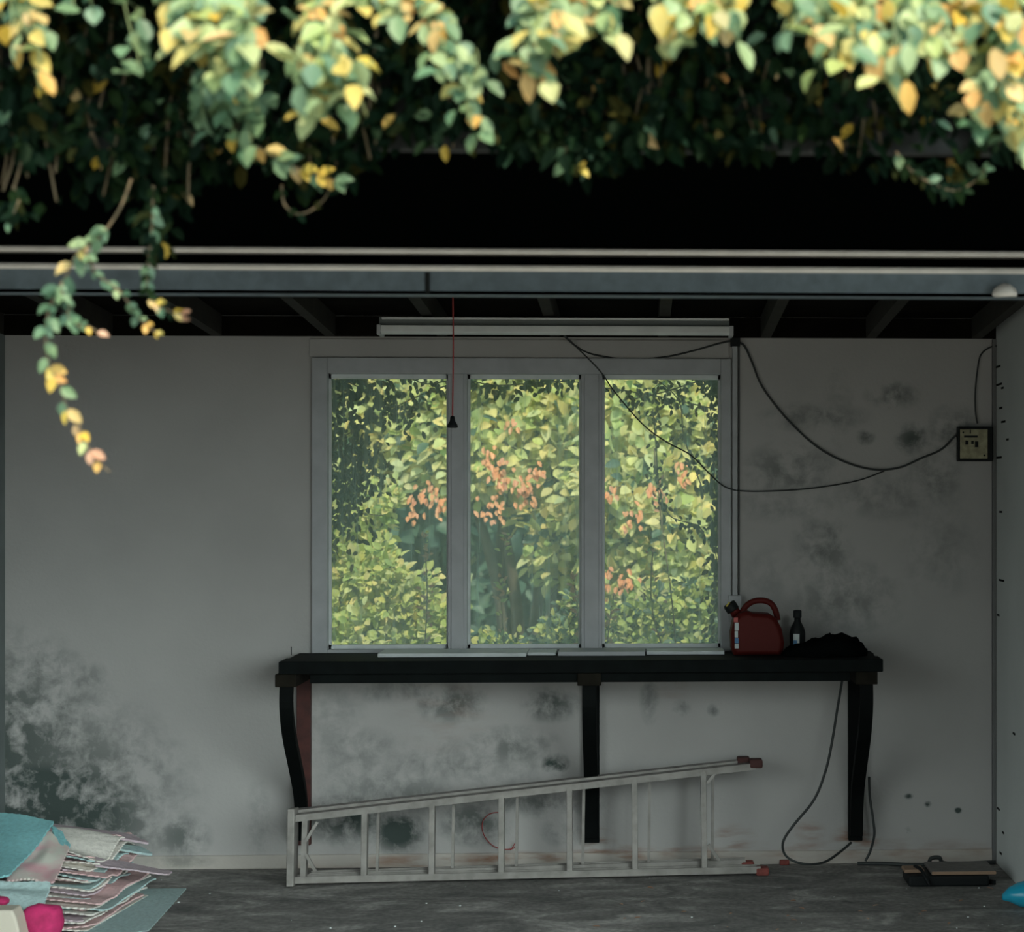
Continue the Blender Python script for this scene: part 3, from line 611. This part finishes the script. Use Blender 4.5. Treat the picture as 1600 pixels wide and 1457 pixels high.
# ------------------------------------------------------------------ foam mats, lower left
def sheet(name, m_, corners, nu=30, nv=22, th=.007, tooth=.007, amp=.01, freq=6, seed=0, fold=None):
    """a scallop edged sheet through four corners given as vectors (a b c d around)"""
    A, B, C_, D_ = [Vector(c) for c in corners]; b = MB(); top = []; bot = []
    nrm = (B-A).cross(D_-A).normalized()
    if nrm.z < 0: nrm = -nrm
    du = (B-A).normalized(); dv = (D_-A).normalized()
    for j in range(nv+1):
        for i in range(nu+1):
            u = i/nu; v = j/nv; p = A*(1-u)*(1-v)+B*u*(1-v)+C_*u*v+D_*(1-u)*v
            if i in (0, nu): p = p + du*((1 if i else -1)*tooth*(j % 2))
            if j in (0, nv): p = p + dv*((1 if j else -1)*tooth*(i % 2))
            h = amp*noise.noise(Vector((u*freq*.5+seed*7.3, v*freq*.5, seed*1.7)))*2
            if fold: h += fold(u, v)
            p = p+nrm*h; top.append(p); bot.append(p-nrm*th)
    for q in range(len(top)): 
        if bot[q].z < .001: d = .001-bot[q].z; bot[q].z += d; top[q].z += d
    W = nu+1; n0 = len(top); fs = []
    for j in range(nv):
        for i in range(nu):
            a = j*W+i; fs.append((a, a+1, a+W+1, a+W)); fs.append((n0+a, n0+a+W, n0+a+W+1, n0+a+1))
    ring = [i for i in range(W)] + [j*W+nu for j in range(1, nv+1)] + [nv*W+i for i in range(nu-1, -1, -1)] + [j*W for j in range(nv-1, 0, -1)]
    for q in range(len(ring)): a, c = ring[q], ring[(q+1) % len(ring)]; fs.append((a, n0+a, n0+c, c))
    b.add(top+bot, fs, 0, False); return b.build(name, M[m_])
random.seed(11)
GRP = 'pastel foam mats in the pile by the left wall'
# pile: sheets fanned at the right hand ends, bulging in the middle
NL = 26
cols = ['pale', 'pink', 'paleteal', 'pale', 'mauve', 'pale', 'paleteal', 'pink']
zs = 0.004
BR0, BR1 = G(243, 1400), G(205, 1452)
labs = {'pale': 'cream edged mat squeezed in the foam mat pile', 'paleteal': 'pale teal mat squeezed in the foam mat pile',
        'pink': 'pink mat squeezed in the foam mat pile', 'mauve': 'mauve mat squeezed in the foam mat pile'}
for i in range(NL):
    f = i/(NL-1); z = .006+f*.222; sh = rnd(-.05, .02)
    xr = -1.99 + sh - .07*f; 
    yb, yf = 8.20+rnd(-.03, .04)-.02*f, 7.54+.36*f+rnd(-.02, .02); tilt = .05*(f-.3)
    sk = rnd(-.02, .04)
    cor = [(-3.05, yf, z+tilt*.2), (xr-.03+sk, yf, z-.01*f), (xr+sk*.3+.04, yb, z+.05*f), (-3.05, yb, z+.05*f)]
    bul = rnd(.6, 1.3); phs = rnd(-.3, .3)
    def fold(u, v, f=f, bul=bul, phs=phs, i=i): return .035*f*bul*math.sin(math.pi*min(1, max(0, (u-.45+phs*.1)/.55)))*(.5+.5*(1-v)) + .020*math.sin(8*v+phs*2+3*u)*f
    o = sheet('foam_mat', cols[i % len(cols)], cor, 76, 48, .0055, .0065, .008, 8, i, fold)
    tag(o, labs[cols[i % len(cols)]], 'foam mat', GRP)
# flat sheet under the pile poking out to the right
c = [G(120, 1470), G(232, 1456), G(291, 1390), G(150, 1392)]
for q in c: q.z = .004
o = sheet('foam_mat', 'paleteal', c, 30, 24, .003, .003, .002, 4, 33); tag(o, 'flat teal mat lowest in the pile with its corner on the floor', 'foam mat', GRP)
# two stiff sheets sticking out right near the top
for (p0, p1, dz, m_, lab_) in (((80,1293,8.02),(232,1318,8.08), .0,'mauve','stiff mauve mat sticking out on top of the pile toward the wall'), ((100,1322,7.95),(238,1334,8.05),0,'paleteal','stiff pale teal mat sticking out below the topmost mauve mat')):
    a = P(*p0); c_ = P(*p1); back = Vector((-.10, .12, .012))
    o = sheet('foam_mat', m_, [a+Vector((-.5, 0, .03)), c_, c_+back, a+back+Vector((-.5, 0, .03))], 40, 12, .008, .006, .004, 5, 40+p0[0], lambda u, v: .02*math.sin(3*u))
    tag(o, lab_, 'foam mat', GRP)
o = sheet('foam_mat', 'mauve', [P(150,1338,7.95), P(268,1362,8.05), P(262,1366,7.92), P(150,1352,7.82)], 24, 10, .006, .005, .003, 4, 77); tag(o, 'thin mauve mat jutting farthest right from the middle of the pile', 'foam mat', GRP)
# draped sheets on top
o = sheet('foam_mat', 'teal', [P(-90,1258,8.12), P(84,1284,8.0), P(14,1374,7.50), P(-90,1392,7.46)], 30, 24, .008, .004, .012, 5, 51); tag(o, 'large teal mat draped over the top of the foam mat pile', 'foam mat', GRP)
o = sheet('foam_mat', 'twotone', [P(70,1296,7.96), P(108,1324,7.84), P(84,1378,7.52), P(10,1376,7.54)], 24, 24, .008, .005, .008, 5, 52); tag(o, 'pink and cream mat hanging under the draped teal mat', 'foam mat', GRP)
o = sheet('foam_mat', 'teal', [P(80,1290,7.99), P(96,1300,7.96), P(110,1322,7.86), P(96,1334,7.80)], 10, 14, .008, .004, .004, 5, 56); tag(o, 'narrow teal mat corner folded behind the pink and cream mat', 'foam mat', GRP)
o = sheet('foam_mat', 'paleteal', [P(-60,1378,7.48), P(78,1378,7.47), P(66,1424,7.34), P(-60,1402,7.36)], 24, 18, .008, .004, .008, 5, 53); tag(o, 'pale teal mat draped low in front of the foam mat pile', 'foam mat', GRP)
# magenta cloth and cream lid in front
def pillow(name, m_, c, rx, ry, rz, rot, lab_, cat_, pw=.6, nz=.01):
    b = MB(); nu, nv = 28, 16; vs = []
    for i in range(nv+1):
        ph = -math.pi/2+math.pi*i/nv
        for j in range(nu):
            a = 2*math.pi*j/nu; cp = abs(math.cos(ph))**pw
            sg = lambda t: math.copysign(abs(t)**.7, t)
            p = Vector((rx*cp*sg(math.cos(a)), ry*cp*sg(math.sin(a)), rz*math.sin(ph)))
            p *= 1+nz*8*noise.noise(p*22)
            vs.append(Vector(c)+Matrix.Rotation(rot, 3, 'Y') @ p)
    fs = [(i*nu+j, i*nu+(j+1) % nu, (i+1)*nu+(j+1) % nu, (i+1)*nu+j) for i in range(nv) for j in range(nu)]
    b.add(vs, fs, 0, True); return tag(b.build(name, M[m_]), lab_, cat_)
c = P(66, 1446, 7.26); pillow('cloth_bundle', 'magenta', c, .075, .05, .075, .2, 'bright magenta cloth bundle tucked in front of the foam mat pile', 'cloth', nz=.02)
c = P(-22, 1452, 7.16); b = MB()
poly = [P(px, py, 7.18) for px, py in ((-90,1416),(30,1416),(36,1428),(44,1462),(50,1560),(-90,1560))]
b.prism([(q.x, q.z) for q in poly], 7.10, 7.20, chamfer=.006); tag(b.build('storage_box', M['creamplastic'], bevel=.006), 'cream plastic box in the lower left corner before the magenta cloth', 'box')
c = P(0, 1408, 7.24); pillow('cloth_bundle', 'magenta', c, .03, .03, .014, .1, 'small magenta cloth scrap above the cream box', 'cloth')

# ------------------------------------------------------------------ creeper over the roof edge
random.seed(21)
EDGE = [(-300,330),(0,350),(60,335),(130,300),(190,300),(215,360),(250,400),(270,350),(300,300),(345,268),(400,262),(470,292),(520,290),(560,265),(600,238),(750,236),(850,244),(885,268),(930,266),(1000,238),(1250,236),(1330,262),(1400,262),(1450,292),(1500,290),(1545,240),(1900,250)]
def edge_y(px):
    for (a, b_) in zip(EDGE, EDGE[1:]):
        if a[0] <= px <= b_[0]: return a[1]+(b_[1]-a[1])*(px-a[0])/(b_[0]-a[0])
    return 250
def put_leaf(b, p, L, down=.75, hi=True, mi=0, face=None):
    d = Vector((random.gauss(0, .55), random.gauss(-.25, .35), -down+random.gauss(0, .35)))
    n = face or Vector((random.gauss(0, .45), -1+random.gauss(0, .3), .75+random.gauss(0, .4)))
    b.leaf(p, d, n, L*rnd(.75, 1.2), L*rnd(.48, .62), hi, mi, rnd(-.1, .25))
cm = thing('creeper', (-.7, FY, SZ), 'dense dark creeper covering the roof edge across the top', 'creeper')
b = MB(); sb = MB()
for i in range(14000):
    px = rnd(-260, 1860); e = edge_y(px); t = random.random()**.85
    py = e + (-300-e)*t if random.random() < .9 else e*rnd(.75, 1.0)
    n_ = noise.noise(Vector((px*.008, py*.012, 3)))
    if py > 235 and random.random() < .45 - n_: continue
    if 198 < py < 240 and (560 < px < 800 or 1180 < px < 1540) and random.random() < .8: continue

    up_ = max(0, (190-py)/300)
    y = FY-.015-abs(random.gauss(0, .05))-.05*max(0, n_)-.10*max(0, min(1, (-20-py)/120))*rnd(.5, 1)
    if py > 240: y = FY+rnd(-.08, .06)
    b_L = rnd(.030, .050)
    put_leaf(b, P(px, py, y), b_L, mi=(1 if random.random() < .02 else (2 if random.random() < .02 else 0)), hi=False)
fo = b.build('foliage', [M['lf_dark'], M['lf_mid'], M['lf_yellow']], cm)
for i in range(70):
    px = rnd(-200, 1800); pts = []; x = px; y_ = -260
    e = edge_y(px)-rnd(5, 60)
    k = 9
    for j in range(k): pts.append(P(x, y_+(e-y_)*j/(k-1), FY-.03-rnd(0, .05))); x += random.gauss(0, 14)
    sb.tube(spline(pts, 3), .0022, 4)
sb.build('stems', M['stem'], cm)
# unseen leafy mass added above the roof edge to shade what hangs below
b = MB()
for i in range(15000):
    x = rnd(-2.7, 3.0); y = rnd(FY-.42+.12*noise.noise(Vector((x*2, 0, 9))), FY+.5); z = 2.69+.06*noise.noise(Vector((x*2, y*2, 0)))+random.gauss(0, .06)
    if y > FY: z = max(z, SZ+.50)
    put_leaf(b, Vector((x, y, z)), rnd(.05, .075), down=.3, hi=False, mi=0)
b.build('foliage', [M['lf_dark']], cm)  # added unseen leaf mass, only there for shade

def spray(name, label, segs, cat='vine spray', fy_=.30, L=.055, dens=1.0, mats=('lf_bright', 'lf_mid', 'lf_yellow'), wts=(.68, .26, .06), group='sunlit creeper sprays on the roof edge', face=None):
    """a bunch of sprigs pushing out of the creeper: segs = (px, py, rx, ry, count)"""
    q0 = P(segs[0][0], segs[0][1], FY-fy_)
    t = thing(name, q0, label, cat, group)
    b = MB(); s = MB()
    for (px, py, rx, ry, cnt) in segs:
        root = P(px+random.gauss(0, 12), py-ry*1.0-40, FY-.16)
        cnt = int(cnt*.8); nsp = max(3, int(cnt/7))
        for k in range(nsp):
            a = rnd(0, 2*math.pi); r_ = math.sqrt(random.random())
            tip = P(px+.72*rx*r_*math.cos(a), py+.85*ry*r_*math.sin(a)+6, FY-fy_-rnd(-.06, .08))
            mid = root.lerp(tip, .5)+Vector((random.gauss(0, .01), -.05, .035))
            path = spline([root, mid, tip], 5); s.tube(path, .0018, 4)
            nl = int(cnt/nsp*dens)+1
            for j in range(nl):
                tt = 1-.55*(j/nl); p = path[min(len(path)-1, int(tt*(len(path)-1)))]+rv()*.010
                d = Vector((random.gauss(0, .5), random.gauss(-.35, .35), random.gauss(-.6, .5)))
                n_ = face or Vector((random.gauss(-.2, .35), -.75+random.gauss(0, .25), .9+random.gauss(0, .3)))
                x_ = random.random(); mi = 0 if x_ < wts[0] else (1 if x_ < wts[0]+wts[1] else 2)
                b.leaf(p, d, n_, L*rnd(.62, 1.05), L*rnd(.50, .66), True, mi, rnd(-.1, .3))
    b.build('foliage', [M[m] for m in mats], t); s.build('stems', M['greenstem'], t)
    return t
spray('vine_spray', 'large pale yellow sunlit leaf cluster left of top centre', [(300,25,40,40,60),(345,60,50,45,80),(395,75,30,30,40),(370,105,38,20,45),(290,55,25,25,30)], fy_=.62, L=.062)
spray('vine_spray', 'rounded green leaf cluster second from the left along the top', [(505,90,35,35,50),(490,110,30,28,40),(530,130,35,30,50),(495,165,20,16,14)], fy_=.58, L=.058)
spray('vine_spray', 'blue green leaf spray hanging below the large yellow cluster', [(350,150,42,30,40),(332,190,22,28,26),(395,170,22,30,22),(375,215,30,20,16)], fy_=.28, L=.046, wts=(.3,.6,.1), mats=('lf_mid','lf_mid','lf_yellow'))
spray('vine_spray', 'narrow grey green spray drooping just left of the top centre', [(690,70,22,26,24),(710,100,28,26,30),(730,150,24,28,24),(745,185,22,14,10)], fy_=.48, L=.046, wts=(.4,.55,.05))
spray('vine_spray', 'sunlit leaf spray right of top centre with one orange leaf', [(840,60,40,30,45),(825,85,30,25,25),(900,25,45,28,45),(960,35,45,25,40),(860,100,30,16,14)], fy_=.6, L=.056)
spray('vine_spray', 'green leaf fringe hanging along the top right of centre', [(1050,25,45,26,40),(1110,20,40,24,36),(1150,30,30,30,30),(1060,60,25,14,12)], fy_=.6, L=.054, wts=(.7,.2,.1))
spray('vine_spray', 'long sunlit leaf spray drooping toward the upper right', [(1240,30,40,30,45),(1290,55,38,34,45),(1340,70,38,34,40),(1390,75,38,38,40),(1430,60,34,30,34),(1390,120,20,26,14),(1295,85,26,26,16)], fy_=.6, L=.054)
spray('vine_spray', 'yellow leafed spray at the top right corner', [(1500,65,40,30,45),(1480,40,40,30,34),(1550,25,30,30,34),(1590,60,30,30,30)], fy_=.6, L=.058, wts=(.6,.15,.25))
spray('vine_spray', 'pale leaf spray hanging down the right edge', [(1560,110,40,34,45),(1540,160,26,30,26),(1590,170,22,40,34),(1595,225,18,34,26),(1525,190,14,20,9)], fy_=.6, L=.054, wts=(.7,.2,.1))
spray('vine_spray', 'orange and green leaf tuft at the top left corner', [(30,55,30,22,18),(65,80,24,20,10),(10,25,20,20,12)], fy_=.50, L=.052, wts=(.35,.35,.3))
spray('vine_spray', 'small leaf tuft hanging from the top edge near the middle', [(590,12,55,14,26),(625,28,14,12,6),(560,8,30,10,10)], fy_=.56, L=.05, wts=(.5,.2,.3))
spray('vine_spray', 'small green tuft at the top edge left of the yellow cluster', [(130,4,50,12,16),(215,90,30,30,10)], fy_=.4, L=.05, wts=(.2,.7,.1), mats=('lf_mid','lf_mid','lf_yellow'))

def strand(label, pts, y, gap=.03, L=.036, turn=.6, start=0, seq=('lf_mid', 'lf_bright', 'lf_yellow', 'lf_pink'), r=.0022, mode=None, wobble=.0):
    path = spline([P(px, py, y+(random.gauss(0, .01) if i else 0)) for i, (px, py) in enumerate(pts)], 6)
    t = thing('hanging_vine', path[0], label, 'vine', 'creeper strands hanging from the roof edge')
    s = MB(); s.tube(path, [r*(1.1-.6*i/len(path)) for i in range(len(path))], 5, 0); s.build('stem', M['stem'], t)
    b = MB(); tot = sum((path[i+1]-path[i]).length for i in range(len(path)-1)); acc = 0; nxt = gap*.6; side = 1
    for i in range(len(path)-1):
        seg = (path[i+1]-path[i]); acc += seg.length
        while acc >= nxt:
            f = nxt/tot; p = path[i]
            if f < start: nxt += gap; continue
            d = seg.normalized(); sd_ = d.cross(Vector((0, -1, 0)))*side; side = -side
            if f < turn: mi = 0 if random.random() < .8 else 1
            elif f < .9: mi = random.choice((0, 1, 2, 2))
            else: mi = random.choice((2, 3, 3))
            ld_ = d*.7+sd_*rnd(.35, .9)+Vector((0, rnd(-.5, .2), -.15)); LL = L*rnd(.8, 1.2)*(1-.25*f)
            b.leaf(p, ld_, Vector((random.gauss(0, .4), -1, .5)), LL, LL*.62, True, mi, rnd(0, .3)); nxt += gap*rnd(.7, 1.3)
            if random.random() < .45: b.leaf(p, d*.9-sd_*.6+Vector((0, -.3, 0)), Vector((random.gauss(0, .4), -1, .3)), LL*.85, LL*.5, True, mi, .1)
    b.build('foliage', [M[m] for m in seq], t); return t
strand('longest vine strand at left hanging over the wall with yellow leaves at its tip', [(205,280),(188,325),(155,372),(122,395),(104,430),(82,470),(72,510),(74,560),(92,600),(105,640),(125,672),(138,700),(160,728),(172,738)], 3.80, gap=.023, L=.038, turn=.62, start=.16)
strand('short leafy side shoot right of the longest strand at the beam', [(96,440),(98,462),(108,478),(106,494),(120,508),(140,512),(153,521)], 3.79, gap=.015, L=.026, turn=.85)
strand('thin vine strand branching right across the beam with a pink tip', [(128,388),(140,405),(150,428),(178,448),(192,462),(206,480),(214,494),(232,510),(252,526)], 3.81, gap=.019, L=.024, turn=.85)
strand('leafy strand in front of the beam with a drying pink tip', [(240,290),(238,330),(236,372),(232,405),(230,440),(232,462),(246,476),(268,488),(288,492)], 3.83, gap=.012, L=.027, turn=.7, seq=('lf_dark','lf_mid','lf_yellow','lf_pink'))
strand('bare looping vine tendril hanging left of centre', [(440,290),(444,318),(462,334),(484,330),(506,312),(518,290)], 3.85, gap=.03, L=.022, turn=.8, seq=('lf_dark','lf_mid','lf_yellow','lf_pink'))
strand('thin vine strand with orange leaves left of centre', [(400,228),(430,246),(455,258),(490,272),(528,284)], 3.80, gap=.018, L=.040, turn=.05, seq=('lf_mid','lf_yellow','lf_yellow','lf_mid'))
strand('dark looping vine strand hanging at the right', [(1400,238),(1425,268),(1455,286),(1490,298),(1520,286),(1542,262)], 3.86, gap=.016, L=.03, turn=.85, seq=('lf_dark','lf_mid','lf_mid','lf_yellow'))
strand('dark leafy strand hanging left of the longest one near the frame edge', [(20,290),(30,310),(22,332),(12,350)], 3.84, gap=.012, L=.03, turn=.9, seq=('lf_dark','lf_dark','lf_mid','lf_mid'))
strand('short dark strand drooping under the middle of the roof edge', [(885,230),(880,250),(892,268),(912,262)], 3.84, gap=.011, L=.032, turn=.9, seq=('lf_dark','lf_mid','lf_mid','lf_yellow'))

# ------------------------------------------------------------------ outside behind the window
random.seed(33)
def crown(b, c, r, n, L, mis=(0,), wts=None, shell=.55, up_=.6):
    c = Vector(c)
    ncl = max(4, n//14)
    for k in range(ncl):
        d = rv().normalized(); rr = (shell+(1-shell)*random.random())
        p = c+Vector((d.x*r[0]*rr, d.y*r[1]*rr, d.z*r[2]*rr)); ax = (d+Vector((0, -.4, up_))).normalized()
        for j in range(14):
            e = (ax*.4+rv()*.55).normalized(); e.z -= .25
            nn = Vector((random.gauss(-.25, .4), -.8+random.gauss(0, .35), .7+random.gauss(0, .35)))
            b.leaf(p+e*L*rnd(0, 1.3)+rv()*L*.25, e, nn, L*rnd(.7, 1.2), L*rnd(.55, .75), True, random.choices(mis, wts)[0] if wts else mis[0], rnd(-.1, .3))
def plant(name, label, cat, base, crowns, L, mats, wts=None, trunk=.05, group=None, blossoms=(), shell=.55):
    base = Vector(base); t = thing(name, base, label, cat, group)
    b = MB(); s = MB()
    for (px, py, y, rx, ry, rz, n) in crowns:
        c = P(px, py, y); crown(b, c, (rx, ry, rz), n, L, tuple(range(len(mats))), wts, shell)
        mid = base.lerp(c, .5)+Vector((random.gauss(0, .1), random.gauss(0, .05), .05)); s.tube(spline([base, mid, c], 6), [trunk*(1-.75*i/12) for i in range(13)], 7)
        for q in range(6):
            e = rv().normalized(); tip = c+Vector((e.x*rx, e.y*ry, e.z*rz))*.8; s.tube([c, c.lerp(tip, .5)+rv()*.03, tip], [trunk*.25, trunk*.18, trunk*.08], 5)
    b.build('foliage', [M[m] for m in mats], t); s.build('trunk', M['wood'], t)
    for (px, py, y, r_, n) in blossoms:
        o = MB(); c = P(px, py, y)
        for k in range(n):
            p = c+Vector((random.gauss(0, r_), random.gauss(0, r_*.5), random.gauss(0, r_)*1.1)); o.leaf(p, Vector((random.gauss(0, .5), -.3, -1)), Vector((random.gauss(0, .4), -1, .6)), rnd(.03, .055), .028, False)
        o.build('blossom', M['orange'], t)
    return t
# far tree belt: fills the view and shades deep gaps
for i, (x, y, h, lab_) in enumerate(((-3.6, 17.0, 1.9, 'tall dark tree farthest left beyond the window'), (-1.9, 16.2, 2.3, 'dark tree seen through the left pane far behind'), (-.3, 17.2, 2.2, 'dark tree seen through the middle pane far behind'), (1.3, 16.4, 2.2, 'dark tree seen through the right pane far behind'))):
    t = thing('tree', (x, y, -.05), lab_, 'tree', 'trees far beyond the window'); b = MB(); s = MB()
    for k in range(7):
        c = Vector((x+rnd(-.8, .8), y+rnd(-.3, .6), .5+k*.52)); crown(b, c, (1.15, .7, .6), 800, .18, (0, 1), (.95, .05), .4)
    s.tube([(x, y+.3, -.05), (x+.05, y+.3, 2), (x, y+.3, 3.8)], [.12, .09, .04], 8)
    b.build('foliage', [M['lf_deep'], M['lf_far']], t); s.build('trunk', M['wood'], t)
T1 = [('lf_far'), ('lf_far2')]
plant('flowering_tree', 'broad leaved tree with orange blossoms filling the middle pane', 'tree', (-.75, 13.0, -.05),
      [(820,620,12.8,.55,.35,.30,1200),(760,700,12.6,.45,.3,.26,900),(880,690,12.7,.35,.3,.35,800),(690,640,12.8,.35,.3,.3,600),(880,830,12.6,.22,.25,.25,380),(910,900,12.6,.14,.2,.14,120)],
      .10, ('lf_far', 'lf_far2', 'lf_deep'), (.75, .17, .08), .06, blossoms=((770,715,12.1,.035,22),(785,745,12.1,.045,30),(820,765,12.1,.045,34),(765,790,12.1,.04,22),(690,785,12.1,.045,30),(662,768,12.1,.03,16),(640,800,12.1,.04,14),(833,738,12.1,.03,16),(800,660,12.1,.02,6)))
plant('flowering_tree', 'pale leaved tree with orange blossoms filling the right pane', 'tree', (.15, 12.4, -.05),
      [(1000,640,12.2,.40,.3,.30,900),(1080,700,12.2,.35,.3,.35,800),(980,760,12.0,.32,.3,.32,720),(1060,820,12.0,.36,.3,.34,800),(990,880,12.0,.20,.25,.20,330),(1110,920,12.0,.25,.25,.3,320)],
      .095, ('lf_far', 'lf_far2', 'lf_deep'), (.75, .17, .08), .05, blossoms=((950,770,11.6,.03,18),(1022,765,11.6,.03,18),(985,810,11.6,.03,14),(950,900,11.5,.03,16),(978,912,11.5,.035,18),(1070,735,11.6,.03,12),(955,950,11.5,.03,14)))
plant('tree', 'yellow green tree at the top of the left pane', 'tree', (-2.1, 13.6, -.05),
      [(560,610,13.4,.6,.3,.35,620),(660,610,13.4,.4,.3,.25,360),(640,700,13.2,.32,.3,.25,330),(540,720,13.2,.35,.3,.35,360)], .12, ('lf_far', 'lf_deep'), (.8, .2), .06)
plant('shrub', 'bright small leaved shrub filling the lower left pane', 'shrub', (-1.62, 11.0, -.05),
      [(560,800,11.0,.26,.2,.24,620),(545,900,10.9,.24,.2,.28,800),(600,930,10.8,.26,.2,.26,900),(660,975,10.8,.22,.2,.20,700),(590,1010,10.7,.4,.2,.2,900),(690,990,10.8,.14,.2,.14,260)], .058, ('lf_far2', 'lf_far'), (.7, .3), .02, shell=.35)
plant('shrub', 'low green shrub at the foot of the right pane', 'shrub', (.15, 10.8, -.05),
      [(985,990,10.8,.2,.2,.18,500),(1050,970,10.8,.25,.2,.25,800),(1110,960,10.8,.2,.2,.28,600),(1060,1020,10.7,.35,.2,.15,700),(1010,950,10.8,.12,.15,.14,200)], .055, ('lf_far2', 'lf_deep'), (.75, .25), .02, shell=.35)
plant('shrub', 'small dark leafed shrub at the right foot of the middle pane', 'shrub', (-.48, 10.6, -.05),
      [(885,985,10.6,.10,.12,.14,420),(900,940,10.6,.06,.08,.10,160),(860,1005,10.6,.14,.12,.08,300),(770,1010,10.6,.2,.12,.06,260)], .045, ('lf_far2', 'lf_deep'), (.6, .4), .012, shell=.3)
b = MB(); xs = [-30+2*i for i in range(31)]
vs = []
for i, x in enumerate(xs): vs += [(x, 21, -.1), (x, 24, 3.4+.8*noise.noise(Vector((x*.2, 0, 5)))), (x, 32, 6.5+1.2*noise.noise(Vector((x*.15, 3, 5))))]
b.add(vs, [(3*i+k, 3*i+3+k, 3*i+4+k, 3*i+1+k) for i in range(len(xs)-1) for k in (0, 1)], 0, True); st(b.build('hill', M['hill']))
# low hedge behind the wall so the ground never shows bare
for (x, lab_) in ((-3.0, 'low green hedge clump left beyond the window'), (.9, 'low green hedge clump right beyond the window')):
    plant('hedge', lab_, 'hedge', (x, 12.5, -.05), [], .08, ('lf_far2',)); 
    t = [o for o in COL.objects if o.name.startswith('hedge')][-1]
    b = MB()
    for k in range(5): crown(b, (x+rnd(-.6, .6), 12.4+rnd(-.3, .3), .4+.32*k), (.6, .4, .4), 500, .09, (0, 1), (.7, .3), .4)
    ff = b.build('foliage', [M['lf_far2'], M['lf_deep']], t)
for o in [o for o in COL.objects if o.name.startswith(('foliage', 'trunk')) and o.type == 'MESH' and len(o.data.vertices) == 0]: bpy.data.objects.remove(o)

# slender weeds in front of the glass outside
def weed(label, px, y, top, lean, mats=('lf_far2', 'lf_pink'), wt=.7, n=36, L=.035):
    p0 = P(px, 1060, y); p0.z = -.05; pt = P(px+lean, top, y); path = spline([p0, p0.lerp(pt, .5)+Vector((random.gauss(0, .03), 0, 0)), p0.lerp(pt, .8)+Vector((random.gauss(0, .02), 0, 0)), pt], 8)
    t = thing('weed', p0, label, 'weed', 'slender weeds outside the window'); s = MB(); s.tube(path, .0035, 5); s.build('stem', M['stem'], t)
    b = MB()
    for i in range(n):
        p = path[int(rnd(.45, 1)*(len(path)-1))]+rv()*.012; b.leaf(p, Vector((random.gauss(0, 1), random.gauss(-.3, .4), .4)), Vector((random.gauss(0, .4), -1, .6)), L*rnd(.7, 1.3), L*.55, False, 0 if random.random() < wt else 1)
    b.build('foliage', [M[m] for m in mats], t)
weed('slender brown weed stem rising in the left pane', 655, 9.9, 830, 6, wt=.3)
weed('slender weed with reddish leaves in the middle pane', 785, 9.8, 830, 4, wt=.45)
weed('reddish weed beside the right mullion in the middle pane', 890, 9.8, 900, 6, wt=.35, n=50)
weed('thin weed stem rising in the middle of the right pane', 1028, 9.8, 860, -8, wt=.6)
weed('bushy weed at the left foot of the right pane', 955, 9.8, 930, 4, wt=.4, n=50)
weed('tall thin weed in the right pane', 1062, 10.2, 700, -40, wt=.8)
# creeper hanging outside the window, shaded by the eave
def outvine(label, pts, y, n, spread, L=.05, mats=('lf_sil', 'lf_silbrown'), wt=.8):
    path = spline([P(px, py, y+random.gauss(0, .02)) for px, py in pts], 5); t = thing('window_creeper', path[0], label, 'creeper', 'creeper stems outside the window')
    s = MB(); s.tube(path, .003, 5); 
    b = MB()
    for i in range(n):
        p = random.choice(path)+Vector((random.gauss(0, spread), random.gauss(0, .04), random.gauss(0, spread)))
        b.leaf(p, Vector((random.gauss(0, .7), random.gauss(0, .3), -.8)), Vector((random.gauss(0, .5), -1, random.gauss(.2, .4))), L*rnd(.6, 1.2), L*rnd(.45, .6), False, 0 if random.random() < wt else 1)
    b.build('foliage', [M[m] for m in mats], t); s.build('stem', M['stem'], t)
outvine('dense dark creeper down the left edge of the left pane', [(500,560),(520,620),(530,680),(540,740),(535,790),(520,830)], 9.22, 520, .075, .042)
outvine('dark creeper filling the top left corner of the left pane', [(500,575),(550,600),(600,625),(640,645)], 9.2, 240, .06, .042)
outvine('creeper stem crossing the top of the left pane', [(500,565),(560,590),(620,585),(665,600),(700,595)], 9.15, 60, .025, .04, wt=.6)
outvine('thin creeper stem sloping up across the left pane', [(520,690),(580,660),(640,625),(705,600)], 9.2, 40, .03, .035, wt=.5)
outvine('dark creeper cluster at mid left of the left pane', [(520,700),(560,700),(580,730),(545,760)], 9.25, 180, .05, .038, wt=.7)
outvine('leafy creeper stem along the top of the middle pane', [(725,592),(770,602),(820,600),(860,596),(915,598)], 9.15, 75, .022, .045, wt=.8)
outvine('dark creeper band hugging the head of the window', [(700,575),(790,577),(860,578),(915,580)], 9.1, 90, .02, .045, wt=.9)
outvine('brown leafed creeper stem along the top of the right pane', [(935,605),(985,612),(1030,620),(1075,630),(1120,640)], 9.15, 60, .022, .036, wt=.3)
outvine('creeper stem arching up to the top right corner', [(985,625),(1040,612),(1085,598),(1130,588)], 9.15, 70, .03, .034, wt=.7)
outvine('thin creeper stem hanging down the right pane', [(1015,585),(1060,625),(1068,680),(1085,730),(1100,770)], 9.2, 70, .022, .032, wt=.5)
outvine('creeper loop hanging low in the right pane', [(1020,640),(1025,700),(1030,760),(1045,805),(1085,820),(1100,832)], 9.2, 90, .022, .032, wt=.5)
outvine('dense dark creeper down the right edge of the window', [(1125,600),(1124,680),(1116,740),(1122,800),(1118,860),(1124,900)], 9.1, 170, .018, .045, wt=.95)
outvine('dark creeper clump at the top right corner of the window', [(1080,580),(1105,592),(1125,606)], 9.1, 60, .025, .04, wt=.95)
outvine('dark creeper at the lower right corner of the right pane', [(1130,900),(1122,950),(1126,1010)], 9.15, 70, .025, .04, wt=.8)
